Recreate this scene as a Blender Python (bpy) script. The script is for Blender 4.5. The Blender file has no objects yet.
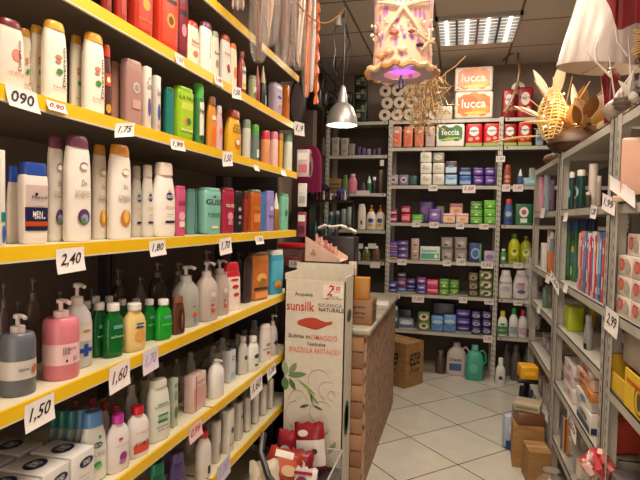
import bpy, bmesh, math, random
from mathutils import Vector, Matrix
random.seed(7)
S = bpy.context.scene
C = S.collection
# ------------------------------------------------------------------ camera
F=516.;CX,CY=320.,240.;H=1.45;ROLL=.021
def _n(v):
    l=math.sqrt(sum(a*a for a in v));return tuple(a/l for a in v)
def _x(a,b):return (a[1]*b[2]-a[2]*b[1],a[2]*b[0]-a[0]*b[2],a[0]*b[1]-a[1]*b[0])
def _d(a,b):return sum(x*y for x,y in zip(a,b))
WY=_n((137,19,F)); _t=(math.cos(ROLL),-math.sin(ROLL),0); _k=_d(_t,WY)
WX=_n(tuple(a-_k*b for a,b in zip(_t,WY))); WZ=_x(WX,WY)
if WZ[1]<0: WZ=tuple(-a for a in WZ)
def camc(X,Y,Z):
    Z-=H; return [X*WX[i]+Y*WY[i]+Z*WZ[i] for i in range(3)]
def ray(px,py):
    d=((px-CX)/F,(CY-py)/F,1); return _d(d,WX),_d(d,WY),_d(d,WZ)
def onX(px,py,X):
    r=ray(px,py);k=X/r[0];return Vector((X,r[1]*k,H+r[2]*k))
def onY(px,py,Y):
    r=ray(px,py);k=Y/r[1];return Vector((r[0]*k,Y,H+r[2]*k))
def onZ(px,py,Z):
    r=ray(px,py);k=(Z-H)/r[2];return Vector((r[0]*k,r[1]*k,Z))
def zat(X,Y,py):                       # height of the point above (X,Y) seen at row py
    b=[X*WX[i]+Y*WY[i] for i in range(3)]; k=(CY-py)/F
    return H+(k*b[2]-b[1])/(WZ[1]-k*WZ[2])
def column(px,z,axis,val):             # point at height z with X (or Y) = val seen in column px
    k=(px-CX)/F; zz=z-H
    # (X*WX0+Y*WY0+zz*WZ0) = k*(X*WX2+Y*WY2+zz*WZ2)
    a=WX[0]-k*WX[2]; b=WY[0]-k*WY[2]; c=zz*(WZ[0]-k*WZ[2])
    if axis=='X': return val, -(a*val+c)/b
    return -(b*val+c)/a, val
cam=bpy.data.cameras.new('camera'); co=bpy.data.objects.new('camera',cam); C.objects.link(co)
cam.sensor_width=36; cam.lens=F/640*36; cam.clip_start=.02
co.matrix_world=Matrix(((WX[0],WX[1],-WX[2],0),(WY[0],WY[1],-WY[2],0),(WZ[0],WZ[1],-WZ[2],H),(0,0,0,1)))
S.camera=co
# ------------------------------------------------------------------ materials
def lin(c): return tuple(x/12.92 if x<=.04045 else ((x+.055)/1.055)**2.4 for x in c)
PAL=dict(white='e8e2d8',cream='e9dcc0',black='17141a',dark='2a2226',grey='8b8a8c',lgrey='b5b3b0',dgrey='4c4a4f',
 yellow='e8c21c',gold='c9962e',orange='e0701c',dorange='b84a12',red='c4202a',dred='7c1220',maroon='5a1228',plum='6a2a4a',
 pink='e58aa0',lpink='efc0c4',mag='c02a86',purple='5a2c8c',dpurple='3c1c60',lilac='a894c8',blue='2c5cb0',dblue='1c2c70',
 navy='161c48',lblue='86b4dc',sky='3c9cc8',teal='1c7c78',mint='86c8b8',green='2c8c3c',dgreen='14502c',lime='9cc41c',
 lgreen='9cc890',brown='6a4028',dbrown='3a2418',tan='b08a5c',kraft='9c7448',rose='b88a80',coral='e87858',amber='b8601c',
 beige='d8c4a0',ink='241c2c',redink='b02838',sand='c8a880',olive='6c7428')
def rgb(c):
    c=PAL.get(c,c); return lin(tuple(int(c[i:i+2],16)/255 for i in (0,2,4)))
MC={}
def M(c,kind='p'):
    key=(c,kind)
    if key in MC: return MC[key]
    m=bpy.data.materials.new('%s_%s'%({'p':'plastic','m':'metal','c':'paper','g':'gel','x':'film','e':'glow','w':'cloth','f':'frosted'}[kind],c)); m.use_nodes=True
    nt=m.node_tree; b=nt.nodes['Principled BSDF']; col=rgb(c)
    # faint procedural unevenness of tone
    no=nt.nodes.new('ShaderNodeTexNoise'); no.inputs['Scale'].default_value=30 if kind in'cw' else 14
    tc=nt.nodes.new('ShaderNodeTexCoord'); nt.links.new(tc.outputs['Object'],no.inputs['Vector'])
    mx=nt.nodes.new('ShaderNodeMix'); mx.data_type='RGBA'
    mx.inputs['A'].default_value=(*[x*.86 for x in col],1); mx.inputs['B'].default_value=(*[min(1,x*1.1) for x in col],1)
    nt.links.new(no.outputs['Fac'],mx.inputs['Factor']); nt.links.new(mx.outputs['Result'],b.inputs['Base Color'])
    b.inputs['Roughness'].default_value={'p':.34,'m':.38,'c':.75,'g':.12,'x':.1,'e':.5,'w':.9,'f':.3}[kind]
    if kind=='m': b.inputs['Metallic'].default_value=.65
    if kind=='g': b.inputs['Transmission Weight'].default_value=.45; b.inputs['IOR'].default_value=1.4
    if kind=='f': b.inputs['Alpha'].default_value=.72
    if kind=='x': b.inputs['Alpha'].default_value=.14; b.inputs['Specular IOR Level'].default_value=.9
    if kind=='e': b.inputs['Emission Color'].default_value=(*col,1); b.inputs['Emission Strength'].default_value=1.6
    MC[key]=m; return m
def mat(spec):
    if not isinstance(spec,str): return spec
    return M(*spec.split(':')) if ':' in spec else M(spec)
# ------------------------------------------------------------------ mesh builder
class MB:
    def __init__(s): s.v=[];s.f=[];s.m=[];s.mats=[];s.sm=[]
    def mi(s,m):
        m=mat(m)
        if m not in s.mats: s.mats.append(m)
        return s.mats.index(m)
    def add(s,vs,fs,m,smooth=False):
        o=len(s.v); s.v+= [tuple(v) for v in vs]; k=s.mi(m)
        for f in fs: s.f.append(tuple(i+o for i in f)); s.m.append(k); s.sm.append(smooth)
    def box(s,x0,x1,y0,y1,z0,z1,m):
        v=[(x,y,z) for z in (z0,z1) for y in (y0,y1) for x in (x0,x1)]
        s.add(v,[(0,2,3,1),(4,5,7,6),(0,1,5,4),(2,6,7,3),(0,4,6,2),(1,3,7,5)],m)
    def rbox(s,w,t,h,bev,m,z0=0,cx=0,cy=0,seg=2):
        bm=bmesh.new(); bmesh.ops.create_cube(bm,size=1)
        for v in bm.verts: v.co=Vector((v.co.x*w+cx,v.co.y*t+cy,(v.co.z+.5)*h+z0))
        bmesh.ops.bevel(bm,geom=bm.edges[:],offset=min(bev,w*.48,t*.48,h*.48),segments=seg,affect='EDGES',profile=.5)
        bm.verts.index_update()
        s.add([v.co[:] for v in bm.verts],[[v.index for v in f.verts] for f in bm.faces],m,True); bm.free()
    def lathe(s,prof,rx,ry,n,m,seg=20,cx=0,cy=0,z0=0,h=1,caps=True):
        vs=[];fs=[]
        for z,r in prof:
            for i in range(seg):
                a=2*math.pi*i/seg; c,q=math.cos(a),math.sin(a)
                vs.append((cx+rx*r*math.copysign(abs(c)**(2/n),c),cy+ry*r*math.copysign(abs(q)**(2/n),q),z0+z*h))
        L=len(prof)
        for k in range(L-1):
            for i in range(seg):
                j=(i+1)%seg; fs.append((k*seg+i,k*seg+j,(k+1)*seg+j,(k+1)*seg+i))
        if caps: fs.append(tuple(reversed(range(seg)))); fs.append(tuple((L-1)*seg+i for i in range(seg)))
        s.add(vs,fs,m,True)
    def tube(s,pts,r,m,seg=6,r2=None,flat=1):
        pts=[Vector(p) for p in pts]; vs=[];fs=[]; n=len(pts)
        up=Vector((.13,.21,.97))
        for k,p in enumerate(pts):
            d=(pts[min(k+1,n-1)]-pts[max(k-1,0)]).normalized()
            a=d.cross(up); 
            if a.length<.05: a=d.cross(Vector((1,0,0)))
            a.normalize(); b=d.cross(a)
            rr=r if r2 is None else r+(r2-r)*k/(n-1)
            for i in range(seg):
                t=2*math.pi*i/seg; vs.append(p+a*math.cos(t)*rr+b*math.sin(t)*rr*flat)
        for k in range(n-1):
            for i in range(seg):
                j=(i+1)%seg; fs.append((k*seg+i,k*seg+j,(k+1)*seg+j,(k+1)*seg+i))
        fs.append(tuple(reversed(range(seg)))); fs.append(tuple((n-1)*seg+i for i in range(seg)))
        s.add(vs,fs,m,True)
    def quad(s,a,b,c,d,m): s.add([a,b,c,d],[(0,1,2,3)],m)
    def build(s,name,parent=None,loc=None,rz=0):
        me=bpy.data.meshes.new(name); me.from_pydata(s.v,[],s.f)
        for m in s.mats: me.materials.append(m)
        me.polygons.foreach_set('material_index',s.m); me.polygons.foreach_set('use_smooth',s.sm)
        me.update()
        try: me.set_sharp_from_angle(angle=math.radians(45))
        except Exception: pass
        o=bpy.data.objects.new(name,me); C.objects.link(o)
        if parent: o.parent=parent
        if loc is not None: o.location=loc; o.rotation_euler=(0,0,rz)
        return o
def tag(o,label,cat,group=None,kind=None):
    if label: o['label']=label
    if cat: o['category']=cat
    if group: o['group']=group
    if kind: o['kind']=kind
    return o
def empty(name,loc=(0,0,0),rz=0,label=None,cat=None,group=None):
    o=bpy.data.objects.new(name,None); C.objects.link(o); o.location=loc; o.rotation_euler=(0,0,rz); o.empty_display_size=.05
    return tag(o,label,cat,group)
def struct(mb,name):
    o=mb.build(name); o['kind']='structure'; return o
TX={}
def textmesh(txt,shear=0,bold=0):
    k=(txt,shear,bold)
    if k in TX: return TX[k]
    cu=bpy.data.curves.new('t','FONT'); cu.body=txt; cu.size=1; cu.align_x='CENTER'; cu.align_y='CENTER'; cu.shear=shear; cu.offset=bold; cu.resolution_u=2
    ob=bpy.data.objects.new('t',cu); C.objects.link(ob)
    bpy.context.view_layer.update()
    me=ob.to_mesh(); V=[(v.co.x,v.co.y) for v in me.vertices]; P=[tuple(p.vertices) for p in me.polygons]
    ob.to_mesh_clear(); bpy.data.objects.remove(ob); bpy.data.curves.remove(cu)
    if V:
        xs=[v[0] for v in V]; ys=[v[1] for v in V]; w=max(xs)-min(xs) or 1; h=max(ys)-min(ys) or 1
        cx=(max(xs)+min(xs))/2; cy=(max(ys)+min(ys))/2
        V=[((x-cx)/w,(y-cy)/h) for x,y in V]
    TX[k]=(V,P); return TX[k]
# marks:  ('r',u,v,w,h,col) rectangle, ('e',...) ellipse, ('t',u,v,w,h,col,text[,vertical[,shear]]); u in -1..1, v in 0..1
# w and h are fractions of the face; surf(u,v)->point
def marks(mb,surf,mk,shear=0):
    lay=0
    for q in mk:
        lay+=1; e=.0006+.0004*lay
        k,u,v,w,h,col=q[:6]
        if k=='r':
            nx=8; vs=[];fs=[]
            for j in range(3):
                for i in range(nx+1): vs.append(surf(u+w*(2*i/nx-1),v+h*(j/2-.5),e))
            for j in range(2):
                for i in range(nx): a=j*(nx+1)+i; fs.append((a,a+1,a+nx+2,a+nx+1))
            mb.add(vs,fs,col,True)
        elif k=='e':
            vs=[surf(u,v,e)];fs=[];n=14
            for ring in (.5,1):
                for i in range(n):
                    a=2*math.pi*i/n; vs.append(surf(u+w*ring*math.cos(a),v+h*.5*ring*math.sin(a),e))
            for i in range(n):
                j=(i+1)%n; fs.append((0,1+i,1+j)); fs.append((1+i,1+n+i,1+n+j,1+j))
            mb.add(vs,fs,col,True)
        elif k=='t':
            V,P=textmesh(q[6],q[8] if len(q)>8 else shear,.01)
            if len(q)>7 and q[7]: pts=[surf(u-y*w*2*.5*1,v+x*h,e+.0006) for x,y in V]
            else: pts=[surf(u+x*w*3,v+y*h*1.25,e+.0006) for x,y in V]
            mb.add(pts,P,col)
# ------------------------------------------------------------------ containers
PR=dict(
 dome=dict(n=2.6,t=.5,b=[(0,.93),(.015,.98),(.04,1),(.5,1),(.78,.96),(.92,.89),(1,.8)],cf=.105,cw=.8,c=[(0,1),(.5,.96),(.9,.84),(1,.72)]),
 sham=dict(n=2.6,t=.5,b=[(0,.86),(.02,.95),(.07,1),(.6,.98),(.82,.86),(.94,.74),(1,.66)],cf=.16,cw=.68,c=[(0,1),(.8,.94),(1,.8)]),
 slab=dict(n=4.5,t=.5,b=[(0,.86),(.02,.93),(.1,.95),(.85,1),(.97,.98),(1,.9)],cf=.06,cw=.88,c=[(0,1),(.8,1),(1,.9)]),
 tube=dict(n=2.1,t=1,b=[(0,.93),(.02,1),(.97,1),(1,.95)],cf=.2,cw=.92,c=[(0,1),(.85,1),(1,.85)]),
 neck=dict(n=2.2,t=.75,b=[(0,.9),(.03,1),(.62,1),(.78,.92),(.9,.68),(.97,.45),(1,.42)],cf=.14,cw=.5,c=[(0,1),(.9,1),(1,.9)]),
 pump=dict(n=2.4,t=.7,b=[(0,.9),(.03,1),(.68,1),(.84,.88),(.94,.62),(1,.42)],cf=.26,cw=.4,c=None),
 pumpc=dict(n=2.1,t=.95,b=[(0,.94),(.03,1),(.86,1),(.96,.94),(1,.8)],cf=.24,cw=.42,c=None),
 gel=dict(n=2.3,t=.62,b=[(0,.82),(.04,.95),(.12,1),(.66,1),(.82,.86),(.92,.58),(1,.5)],cf=.13,cw=.55,c=[(0,1),(.9,1),(1,.9)]),
 cone=dict(n=2.1,t=.9,b=[(0,.92),(.03,1),(.95,1),(1,.8)],cf=.42,cw=.75,c=[(0,1),(.2,.9),(.7,.4),(1,.15)]),
 roll=dict(n=2,t=1,b=[(0,.97),(.03,1),(.97,1),(1,.97)],cf=.0,cw=.3,c=None),
 jug=dict(n=3,t=.5,b=[(0,.9),(.03,1),(.55,1),(.75,.95),(.88,.75),(.96,.42),(1,.36)],cf=.12,cw=.4,c=[(0,1),(.9,.95),(1,.8)]),
)
def interp(prof,v):
    for (a,r),(b,q) in zip(prof,prof[1:]):
        if v<=b: return r+(q-r)*max(0,(v-a))/(b-a or 1)
    return prof[-1][1]
MESHC={}
def bottle(name,kind,w,h,body,cap,mk,loc,rz,label,cat,group=None,t=None,labelcol=None,frac=None):
    P=PR[kind]; t=w*(t or P['t']); cf=frac if frac is not None else P['cf']; bh=h*(1-cf); n=P['n']
    root=empty(name,loc,rz,label,cat,group)
    mb=MB(); mb.lathe(P['b'],w/2,t/2,n,body,h=bh,seg=22)
    if kind=='jug':
        mb.tube([(w*.30,0,bh*.93),(w*.46,0,bh*.98),(w*.6,0,bh*.85),(w*.62,0,bh*.62),(w*.47,0,bh*.5)],w*.06,body,8)
    mb.build('body',root)
    if kind=='roll':
        m=MB(); m.lathe([(0,1),(1,1)],w*.17,t*.17,2,'dbrown',seg=14,z0=bh-.002,h=.003); m.build('cardboard_core',root)
    cr=w/2*P['cw']; cy=min(cr,t/2*.96)
    if kind in('pump','pumpc'):
        m=MB(); ch=h*cf; r=min(cr,cy)
        m.lathe([(0,1),(.36,1),(.4,.7),(.42,.3),(.78,.3),(.8,.62),(.97,.6),(1,.4)],r,r,2,cap,z0=bh*.985,h=ch,seg=14)
        m.tube([(0,0,bh+ch*.86),(0,-r*1.3,bh+ch*.9),(0,-r*2.2,bh+ch*.82)],r*.3,cap,6)
        m.build('pump',root)
    elif P['c'] and cf>0:
        m=MB(); nn=n if kind not in('neck','gel','jug') else 2
        if kind in('neck','gel','jug'): cy=cr=min(cr,t/2*.9)
        m.lathe(P['c'],cr,cy,nn,cap,z0=bh*.99,h=h*cf+bh*.01,seg=18); m.build('cap',root)
    if mk:
        def surf(u,v,e):
            R=interp(P['b'],v); q=min(.985,abs(u)); return (u*w/2*R,-(t/2)*R*(1-q**n)**(1/n)-e,v*bh)
        m=MB()
        for q in mk:
            if q[0]=='b': m.lathe([(q[2]-q[4]/2,interp(P['b'],q[2])*1.012),(q[2]+q[4]/2,interp(P['b'],q[2])*1.012)],w/2,t/2,n,q[5],h=bh,seg=22,caps=False)
        marks(m,lambda u,v,e:surf(u,v,e+(.0012 if any(q[0]=='b' for q in mk) else 0)),[q for q in mk if q[0]!='b']); m.build('front_label',root)
    return root
def boxy(name,w,t,h,col,mk,loc,rz,label,cat,group=None,bev=.002,side=None,top=None,extra=None):
    """carton or soft pack: one mesh with its printing"""
    mb=MB(); mb.rbox(w,t,h,bev,col,seg=2 if bev<.006 else 3)
    puff=bev if bev>.006 else 0
    marks(mb,lambda u,v,e:(u*w/2,-t/2-e,v*h),mk or [])
    if side:   # printing on both narrow faces
        marks(mb,lambda u,v,e:(-w/2-e,-u*t/2,v*h),side)
        marks(mb,lambda u,v,e:(w/2+e,u*t/2,v*h),side)
    if top: marks(mb,lambda u,v,e:(u*w/2,-t/2+v*t,h+e),top)
    o=mb.build(name,None,loc,rz); return tag(o,label,cat,group)
# ------------------------------------------------------------------ placement on a shelf with collision avoidance
PLACED=[]
def clash(x,y,rx,ry,z0,z1,ell):
    for (X,Y,RX,RY,Z0,Z1,E) in PLACED:
        if z0>=Z1-.002 or z1<=Z0+.002: continue
        dx=abs(x-X);dy=abs(y-Y);g=.0015
        if dx>=rx+RX+g or dy>=ry+RY+g: continue
        if ell and E and (dx/(rx+RX+g))**2+(dy/(ry+RY+g))**2>=1: continue
        return True
    return False
CLEAR={'L2':.215,'L3':.222,'L4':.28,'L5':.29,'L6':.28,'L7':.235,'K2':.21,'K3':.30,'K4':.29,'K5':.29,'K6':.26,'K7':.29,'A2':.26,'A3':.31,'A4':.30,'A5':.25,'R2':.26,'R3':.34,'R4':.2}
JIT={'L2':-.12,'L3':-.15,'L4':-.2,'L5':-.32,'L6':-.3,'L7':-.25}
SH={} # shelf name -> (side, front coordinate, z, back limit)
def fit(shelf,px,top,wpx,ratio,ell,off=.012,z=None,h=None,jit=0):
    side,fc,z0,lim=SH[shelf]
    z0=z0 if z is None else z
    rot={'L':math.pi/2,'R':-math.pi/2,'K':0}[side]+jit
    d=off; 
    for it in range(200):
        # estimate size at this depth, then the centre sits half a thickness behind d
        half=.02
        for _ in range(4):
            c=d+half
            if side=='L': x,y=column(px,z0,'X',fc-c)
            elif side=='R': x,y=column(px,z0,'X',fc+c)
            else: x,y=column(px,z0,'Y',fc+c)
            r=math.hypot(x,y); dx,dy=x/r,y/r; p=(dy,-dx)
            ux=(math.cos(rot),math.sin(rot)); uy=(-math.sin(rot),math.cos(rot))
            A=abs(ux[0]*p[0]+ux[1]*p[1]); B=abs(uy[0]*p[0]+uy[1]*p[1])*ratio
            k=math.sqrt(A*A+B*B) if ell else A+B
            fx,fy=WX[2],WY[2]; l=math.hypot(fx,fy); cosf=(dx*fx+dy*fy)/l
            cz=camc(x,y,z0)[2]
            W=wpx*cz*cosf/F/k; T=W*ratio; half=T/2
        hh=(zat(x,y,top)-z0) if h is None else h
        rx,ry=(T/2,W/2) if side!='K' else (W/2,T/2)
        if not clash(x,y,rx,ry,z0,z0+hh,ell): break
        d+=.006
        if d+T>lim: break
    if hh<.01: hh=.02
    if z is None or z==z0: hh=min(hh,CLEAR.get(shelf,9))
    if side=='L' and y+ry>2.682: y=2.682-ry
    PLACED.append((x,y,rx,ry,z0,z0+hh,ell))
    return (x,y,z0),rot,W,T,hh,d
def B(shelf,name,kind,px,top,w,body,cap,label,mk=(),off=.012,t=None,frac=None,cat='bottle',group=None,z=None,jit=None):
    P=PR[kind]; ratio=t or P['t']
    j=JIT.get(shelf,0) if jit is None else jit
    if shelf[0]=='L': mk=[(q[0],q[1]*.45)+tuple(q[2:]) for q in mk]
    loc,rot,W,T,h,d=fit(shelf,px,top,w,ratio,True,off,z,None,j)
    return bottle(name,kind,W,h,body,cap,mk,loc,rot,label,cat,group,t=t,frac=frac)
def X(shelf,name,px,top,w,col,label,mk=(),ratio=.5,off=.012,bev=.002,cat='box',side=None,topm=None,z=None,group=None,h=None):
    loc,rot,W,T,hh,d=fit(shelf,px,top,w,ratio,False,off,z,h)
    o=boxy(name,W,T,hh,col,list(mk),loc,rot,label,cat,group,bev=bev,side=side,top=topm)
    return loc[2]+hh,d
def stack(shelf,name,px,tops,w,col,label,mk=(),ratio=.7,bev=.012,cat='pack',words=None,off=.012,side=None,cols=None):
    z=None; n=len(tops); words=words or {1:[''],2:['bottom','top'],3:['bottom','middle','top'],4:['lowest','second','third','topmost']}[n]
    for i,tp in enumerate(tops):
        c=cols[i] if cols else col
        z,off2=X(shelf,name,px,tp,w,c,label.replace('{p}',words[i]),mk,ratio,off if i==0 else off2,bev,cat,side,z=z)
def ords(n,sides=('leftmost','rightmost')):
    w=['second','third','fourth','fifth','sixth','seventh','eighth']
    if n==1: return ['']
    if n==2: return ['left','right']
    if n==3: return ['left','middle','right']
    return [sides[0]]+[w[i]+' from left' for i in range(n-2)]+[sides[1]]
# ------------------------------------------------------------------ the setting
def nodemat(name,build,rough=.6):
    m=bpy.data.materials.new(name); m.use_nodes=True; nt=m.node_tree; b=nt.nodes['Principled BSDF']; b.inputs['Roughness'].default_value=rough
    build(nt,b,nt.nodes.new('ShaderNodeTexCoord')); return m
def _map(nt,tc,loc=(0,0,0),rot=0,sc=(1,1,1)):
    mp=nt.nodes.new('ShaderNodeMapping'); mp.inputs['Location'].default_value=loc; mp.inputs['Rotation'].default_value=(0,0,rot); mp.inputs['Scale'].default_value=sc
    nt.links.new(tc.outputs['Object'],mp.inputs['Vector']); return mp
def f_floor(nt,b,tc):
    mp=_map(nt,tc,(-.05-.44,-.42-.44,0),-math.pi/4); br=nt.nodes.new('ShaderNodeTexBrick'); br.offset=0; br.squash=1
    br.inputs['Scale'].default_value=1; br.inputs['Brick Width'].default_value=.44; br.inputs['Row Height'].default_value=.44
    br.inputs['Mortar Size'].default_value=.004; br.inputs['Mortar Smooth'].default_value=.2
    br.inputs['Color1'].default_value=(*rgb('c4bba6'),1); br.inputs['Color2'].default_value=(*rgb('b8b09c'),1); br.inputs['Mortar'].default_value=(*rgb('3a342c'),1)
    nt.links.new(mp.outputs[0],br.inputs['Vector'])
    no=nt.nodes.new('ShaderNodeTexNoise'); no.inputs['Scale'].default_value=7; no.inputs['Detail'].default_value=6
    nt.links.new(tc.outputs['Object'],no.inputs['Vector'])
    mx=nt.nodes.new('ShaderNodeMix'); mx.data_type='RGBA'; mx.blend_type='MULTIPLY'; mx.inputs['Factor'].default_value=.35
    nt.links.new(br.outputs['Color'],mx.inputs['A']); nt.links.new(no.outputs['Color'],mx.inputs['B'])
    hs=nt.nodes.new('ShaderNodeHueSaturation'); hs.inputs['Saturation'].default_value=.6; hs.inputs['Value'].default_value=1.25
    nt.links.new(mx.outputs['Result'],hs.inputs['Color']); nt.links.new(hs.outputs[0],b.inputs['Base Color'])
def f_ceil(nt,b,tc):
    mp=_map(nt,tc,(.2,.05,0)); br=nt.nodes.new('ShaderNodeTexBrick'); br.offset=0
    br.inputs['Scale'].default_value=1; br.inputs['Brick Width'].default_value=.6; br.inputs['Row Height'].default_value=.6; br.inputs['Mortar Size'].default_value=.01
    br.inputs['Color1'].default_value=(*rgb('dcd2c4'),1); br.inputs['Color2'].default_value=(*rgb('d4cabc'),1); br.inputs['Mortar'].default_value=(*rgb('80746a'),1)
    nt.links.new(mp.outputs[0],br.inputs['Vector']); nt.links.new(br.outputs['Color'],b.inputs['Base Color'])
def noisy(c1,c2,sc,stretch=(1,1,1),vor=False,bump=.0):
    def f(nt,b,tc):
        mp=_map(nt,tc,sc=stretch); no=nt.nodes.new('ShaderNodeTexVoronoi' if vor else 'ShaderNodeTexNoise'); no.inputs['Scale'].default_value=sc
        nt.links.new(mp.outputs[0],no.inputs['Vector']); cr=nt.nodes.new('ShaderNodeValToRGB')
        cr.color_ramp.elements[0].color=(*rgb(c1),1); cr.color_ramp.elements[1].color=(*rgb(c2),1)
        cr.color_ramp.elements[0].position=.3 if not vor else .08; cr.color_ramp.elements[1].position=.7 if not vor else .5
        nt.links.new(no.outputs['Fac' if not vor else 'Distance'],cr.inputs[0]); nt.links.new(cr.outputs[0],b.inputs['Base Color'])
        if bump:
            bp=nt.nodes.new('ShaderNodeBump'); bp.inputs['Strength'].default_value=bump; nt.links.new(no.outputs['Fac' if not vor else 'Distance'],bp.inputs['Height']); nt.links.new(bp.outputs[0],b.inputs['Normal'])
    return f
mfloor=nodemat('floor_tiles',f_floor,.22); mceil=nodemat('ceiling_panels',f_ceil,.9)
mwall=nodemat('wall_paint',noisy('8c7c70','9c8c80',3),.85); mwdark=nodemat('wall_dark',noisy('70625a','84746a',3),.85)
mmetal=nodemat('shelf_grey_paint',noisy('a4a098','bab4a8',6),.4)
mboard=nodemat('shelf_cream_paint',noisy('d2c9ac','e0d8be',4),.35)
mstrip=nodemat('price_strip_yellow',noisy('e4b40c','eec41c',5),.3)
mcork=nodemat('bark_cladding',noisy('241812','a8866a',34,(1.4,1.4,.6),True,.8),.8)
mstone=nodemat('counter_stone',noisy('8c8676','b6ae9c',9),.3)
mcard=nodemat('corrugated_card',noisy('8a6438','a07848',12,(1,1,4)),.8)
ZC=2.95
m=MB(); m.box(-1.4,1.5,-1.3,5.27,-.06,0,mfloor); struct(m,'floor')
m=MB(); m.box(-1.4,1.5,-1.3,5.27,ZC,ZC+.06,mceil); struct(m,'ceiling')
m=MB(); m.box(-1.46,-1.4,-1.3,5.27,0,ZC,mwdark); struct(m,'wall_left')
m=MB(); m.box(1.5,1.56,-1.3,5.27,0,ZC,mwall); struct(m,'wall_right')
m=MB(); m.box(-1.46,1.56,5.27,5.33,0,ZC,mwall); struct(m,'wall_back')
m=MB(); m.box(-1.46,-1.0,-1.36,-1.3,0,ZC,mwall); m.box(1.1,1.56,-1.36,-1.3,0,ZC,mwall); m.box(-1.0,1.1,-1.36,-1.3,2.5,ZC,mwall); struct(m,'wall_front')  # unseen wall behind the viewer; wide opening added to let world light in
# pier between the left shelving and the rear bay
m=MB(); m.box(-1.4,-1.28,2.78,3.0,0,ZC,mwdark); m.box(-1.4,-1.24,3.5,3.62,0,ZC,'7a6654:c'); m.box(-1.4,-1.22,4.3,4.42,0,ZC,'6a5a50:c'); struct(m,'trim_left')
# ceiling light grid fixtures
def ceiling_light(x0,x1,y0,y1,power,label,col=(1,.86,.70)):
    r=empty('ceiling_light',((x0+x1)/2,(y0+y1)/2,ZC),0,label,'ceiling light','ceiling lights') ; w=(x1-x0)/2; d=(y1-y0)/2
    m=MB()
    for a in (-w,w-.02): m.box(a,a+.02,-d,d,-.03,0,'lgrey:m')
    for a in (-d,d-.02): m.box(-w,w,a,a+.02,-.03,0,'lgrey:m')
    m.build('frame',r)
    m=MB(); n=4
    for i in range(1,n): x=-w+2*w*i/n; m.box(x-.008,x+.008,-d+.02,d-.02,-.028,-.004,'dgrey:m')
    for i in range(1,9): y=-d+2*d*i/9; m.box(-w+.02,w-.02,y-.003,y+.003,-.022,-.004,'grey:m')
    m.build('louvre',r)
    for i in range(n):
        m=MB(); x=-w+2*w*(i+.5)/n; m.tube([(x,-d+.03,-.012),(x,d-.03,-.012)],.012,tubem,8); m.build('tube_lamp',r)
    m=MB(); m.box(-w+.02,w-.02,-d+.02,d-.02,-.003,-.001,'c8c0b0:e'); m.build('glowing_reflector',r)  # plate glows itself, standing in for tube light thrown back
    L=bpy.data.lights.new('panel_light','AREA'); L.shape='RECTANGLE'; L.size=w*1.9; L.size_y=d*1.9; L.energy=power; L.color=col
    lo=bpy.data.objects.new('panel_light',L); C.objects.link(lo); lo.parent=r; lo.location=(0,0,-.05)
    return r
tubem=bpy.data.materials.new('lit_tube'); tubem.use_nodes=True
_b=tubem.node_tree.nodes['Principled BSDF']; _b.inputs['Emission Color'].default_value=(1,.93,.8,1); _b.inputs['Emission Strength'].default_value=4; _b.inputs['Base Color'].default_value=(1,1,1,1)
ceiling_light(-.2,.41,3.95,4.55,14,'square louvred ceiling light with four lit tubes, near the back shelves')
ceiling_light(-.5,.1,.7,1.3,27,'louvred ceiling light above the near end of the left shelves')
ceiling_light(-.15,.45,2.1,2.7,15,'added unseen louvred ceiling light to brighten the middle of the aisle')  # out-of-view fixture added to light the aisle
# ------------------------------------------------------------------ left gondola
ZL=dict(L1=2.212,L2=1.95,L3=1.695,L4=1.382,L5=1.06,L6=.748,L7=.478,L8=.16)
FX=-.85
def gondola(y0,y1,label):
    r=empty('shelving_unit',(FX-.22,(y0+y1)/2,0),0,label,'shelving unit','left shelving bays')
    ox,oy=FX-.22,(y0+y1)/2
    def P(x0,x1,a,b,z0,z1,mt,name,par=None):
        m=MB(); m.box(x0-ox,x1-ox,a-oy,b-oy,z0,z1,mt); return m.build(name,par or r)
    P(-1.335,-1.32,y0,y1,.05,2.6,'6c5e52:c','back_panel')
    for k in (y0+.002,y1-.022): P(-1.32,-1.28,k,k+.02,0,2.62,'dgrey:m','upright')
    for k,z in ZL.items():
        if k=='L8':
            P(-1.28,FX-.005,y0+.003,y1-.003,.02,z,'b8ac90','plinth'); continue
        m=MB(); m.box(-1.28-ox,FX-.003-ox,y0+.003-oy,y1-.003-oy,z-.004,z,mboard); m.box(-1.28-ox,FX-.003-ox,y0+.003-oy,y1-.003-oy,z-.026,z-.004,'5a4c40:c'); b=m.build('shelf_board',r)  # dark lower layer paints the shade under the cream board
        P(FX-.003,FX+.004,y0+.002,y1-.002,z-.030,z-.001,mstrip,'price_strip',b)
        P(FX-.003,FX+.004,y0+.002,y1-.002,z-.034,z-.030,'d8ccb0','shelf_lip',b)
    return r
gondola(.71,1.705,'cream metal shelving bay with yellow price strips, nearest on the left')
gondola(1.71,2.69,'cream metal shelving bay with yellow price strips, far end of left wall')
m=MB(); m.box(-1.27,-.99,2.78,2.81,0,2.3,'2a2224:c'); tag(m.build('end_panel'),'dark end panel closing the far end of the left shelves','panel')
for k,z in ZL.items(): SH[k]=('L',FX,z+.001,.43)
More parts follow.
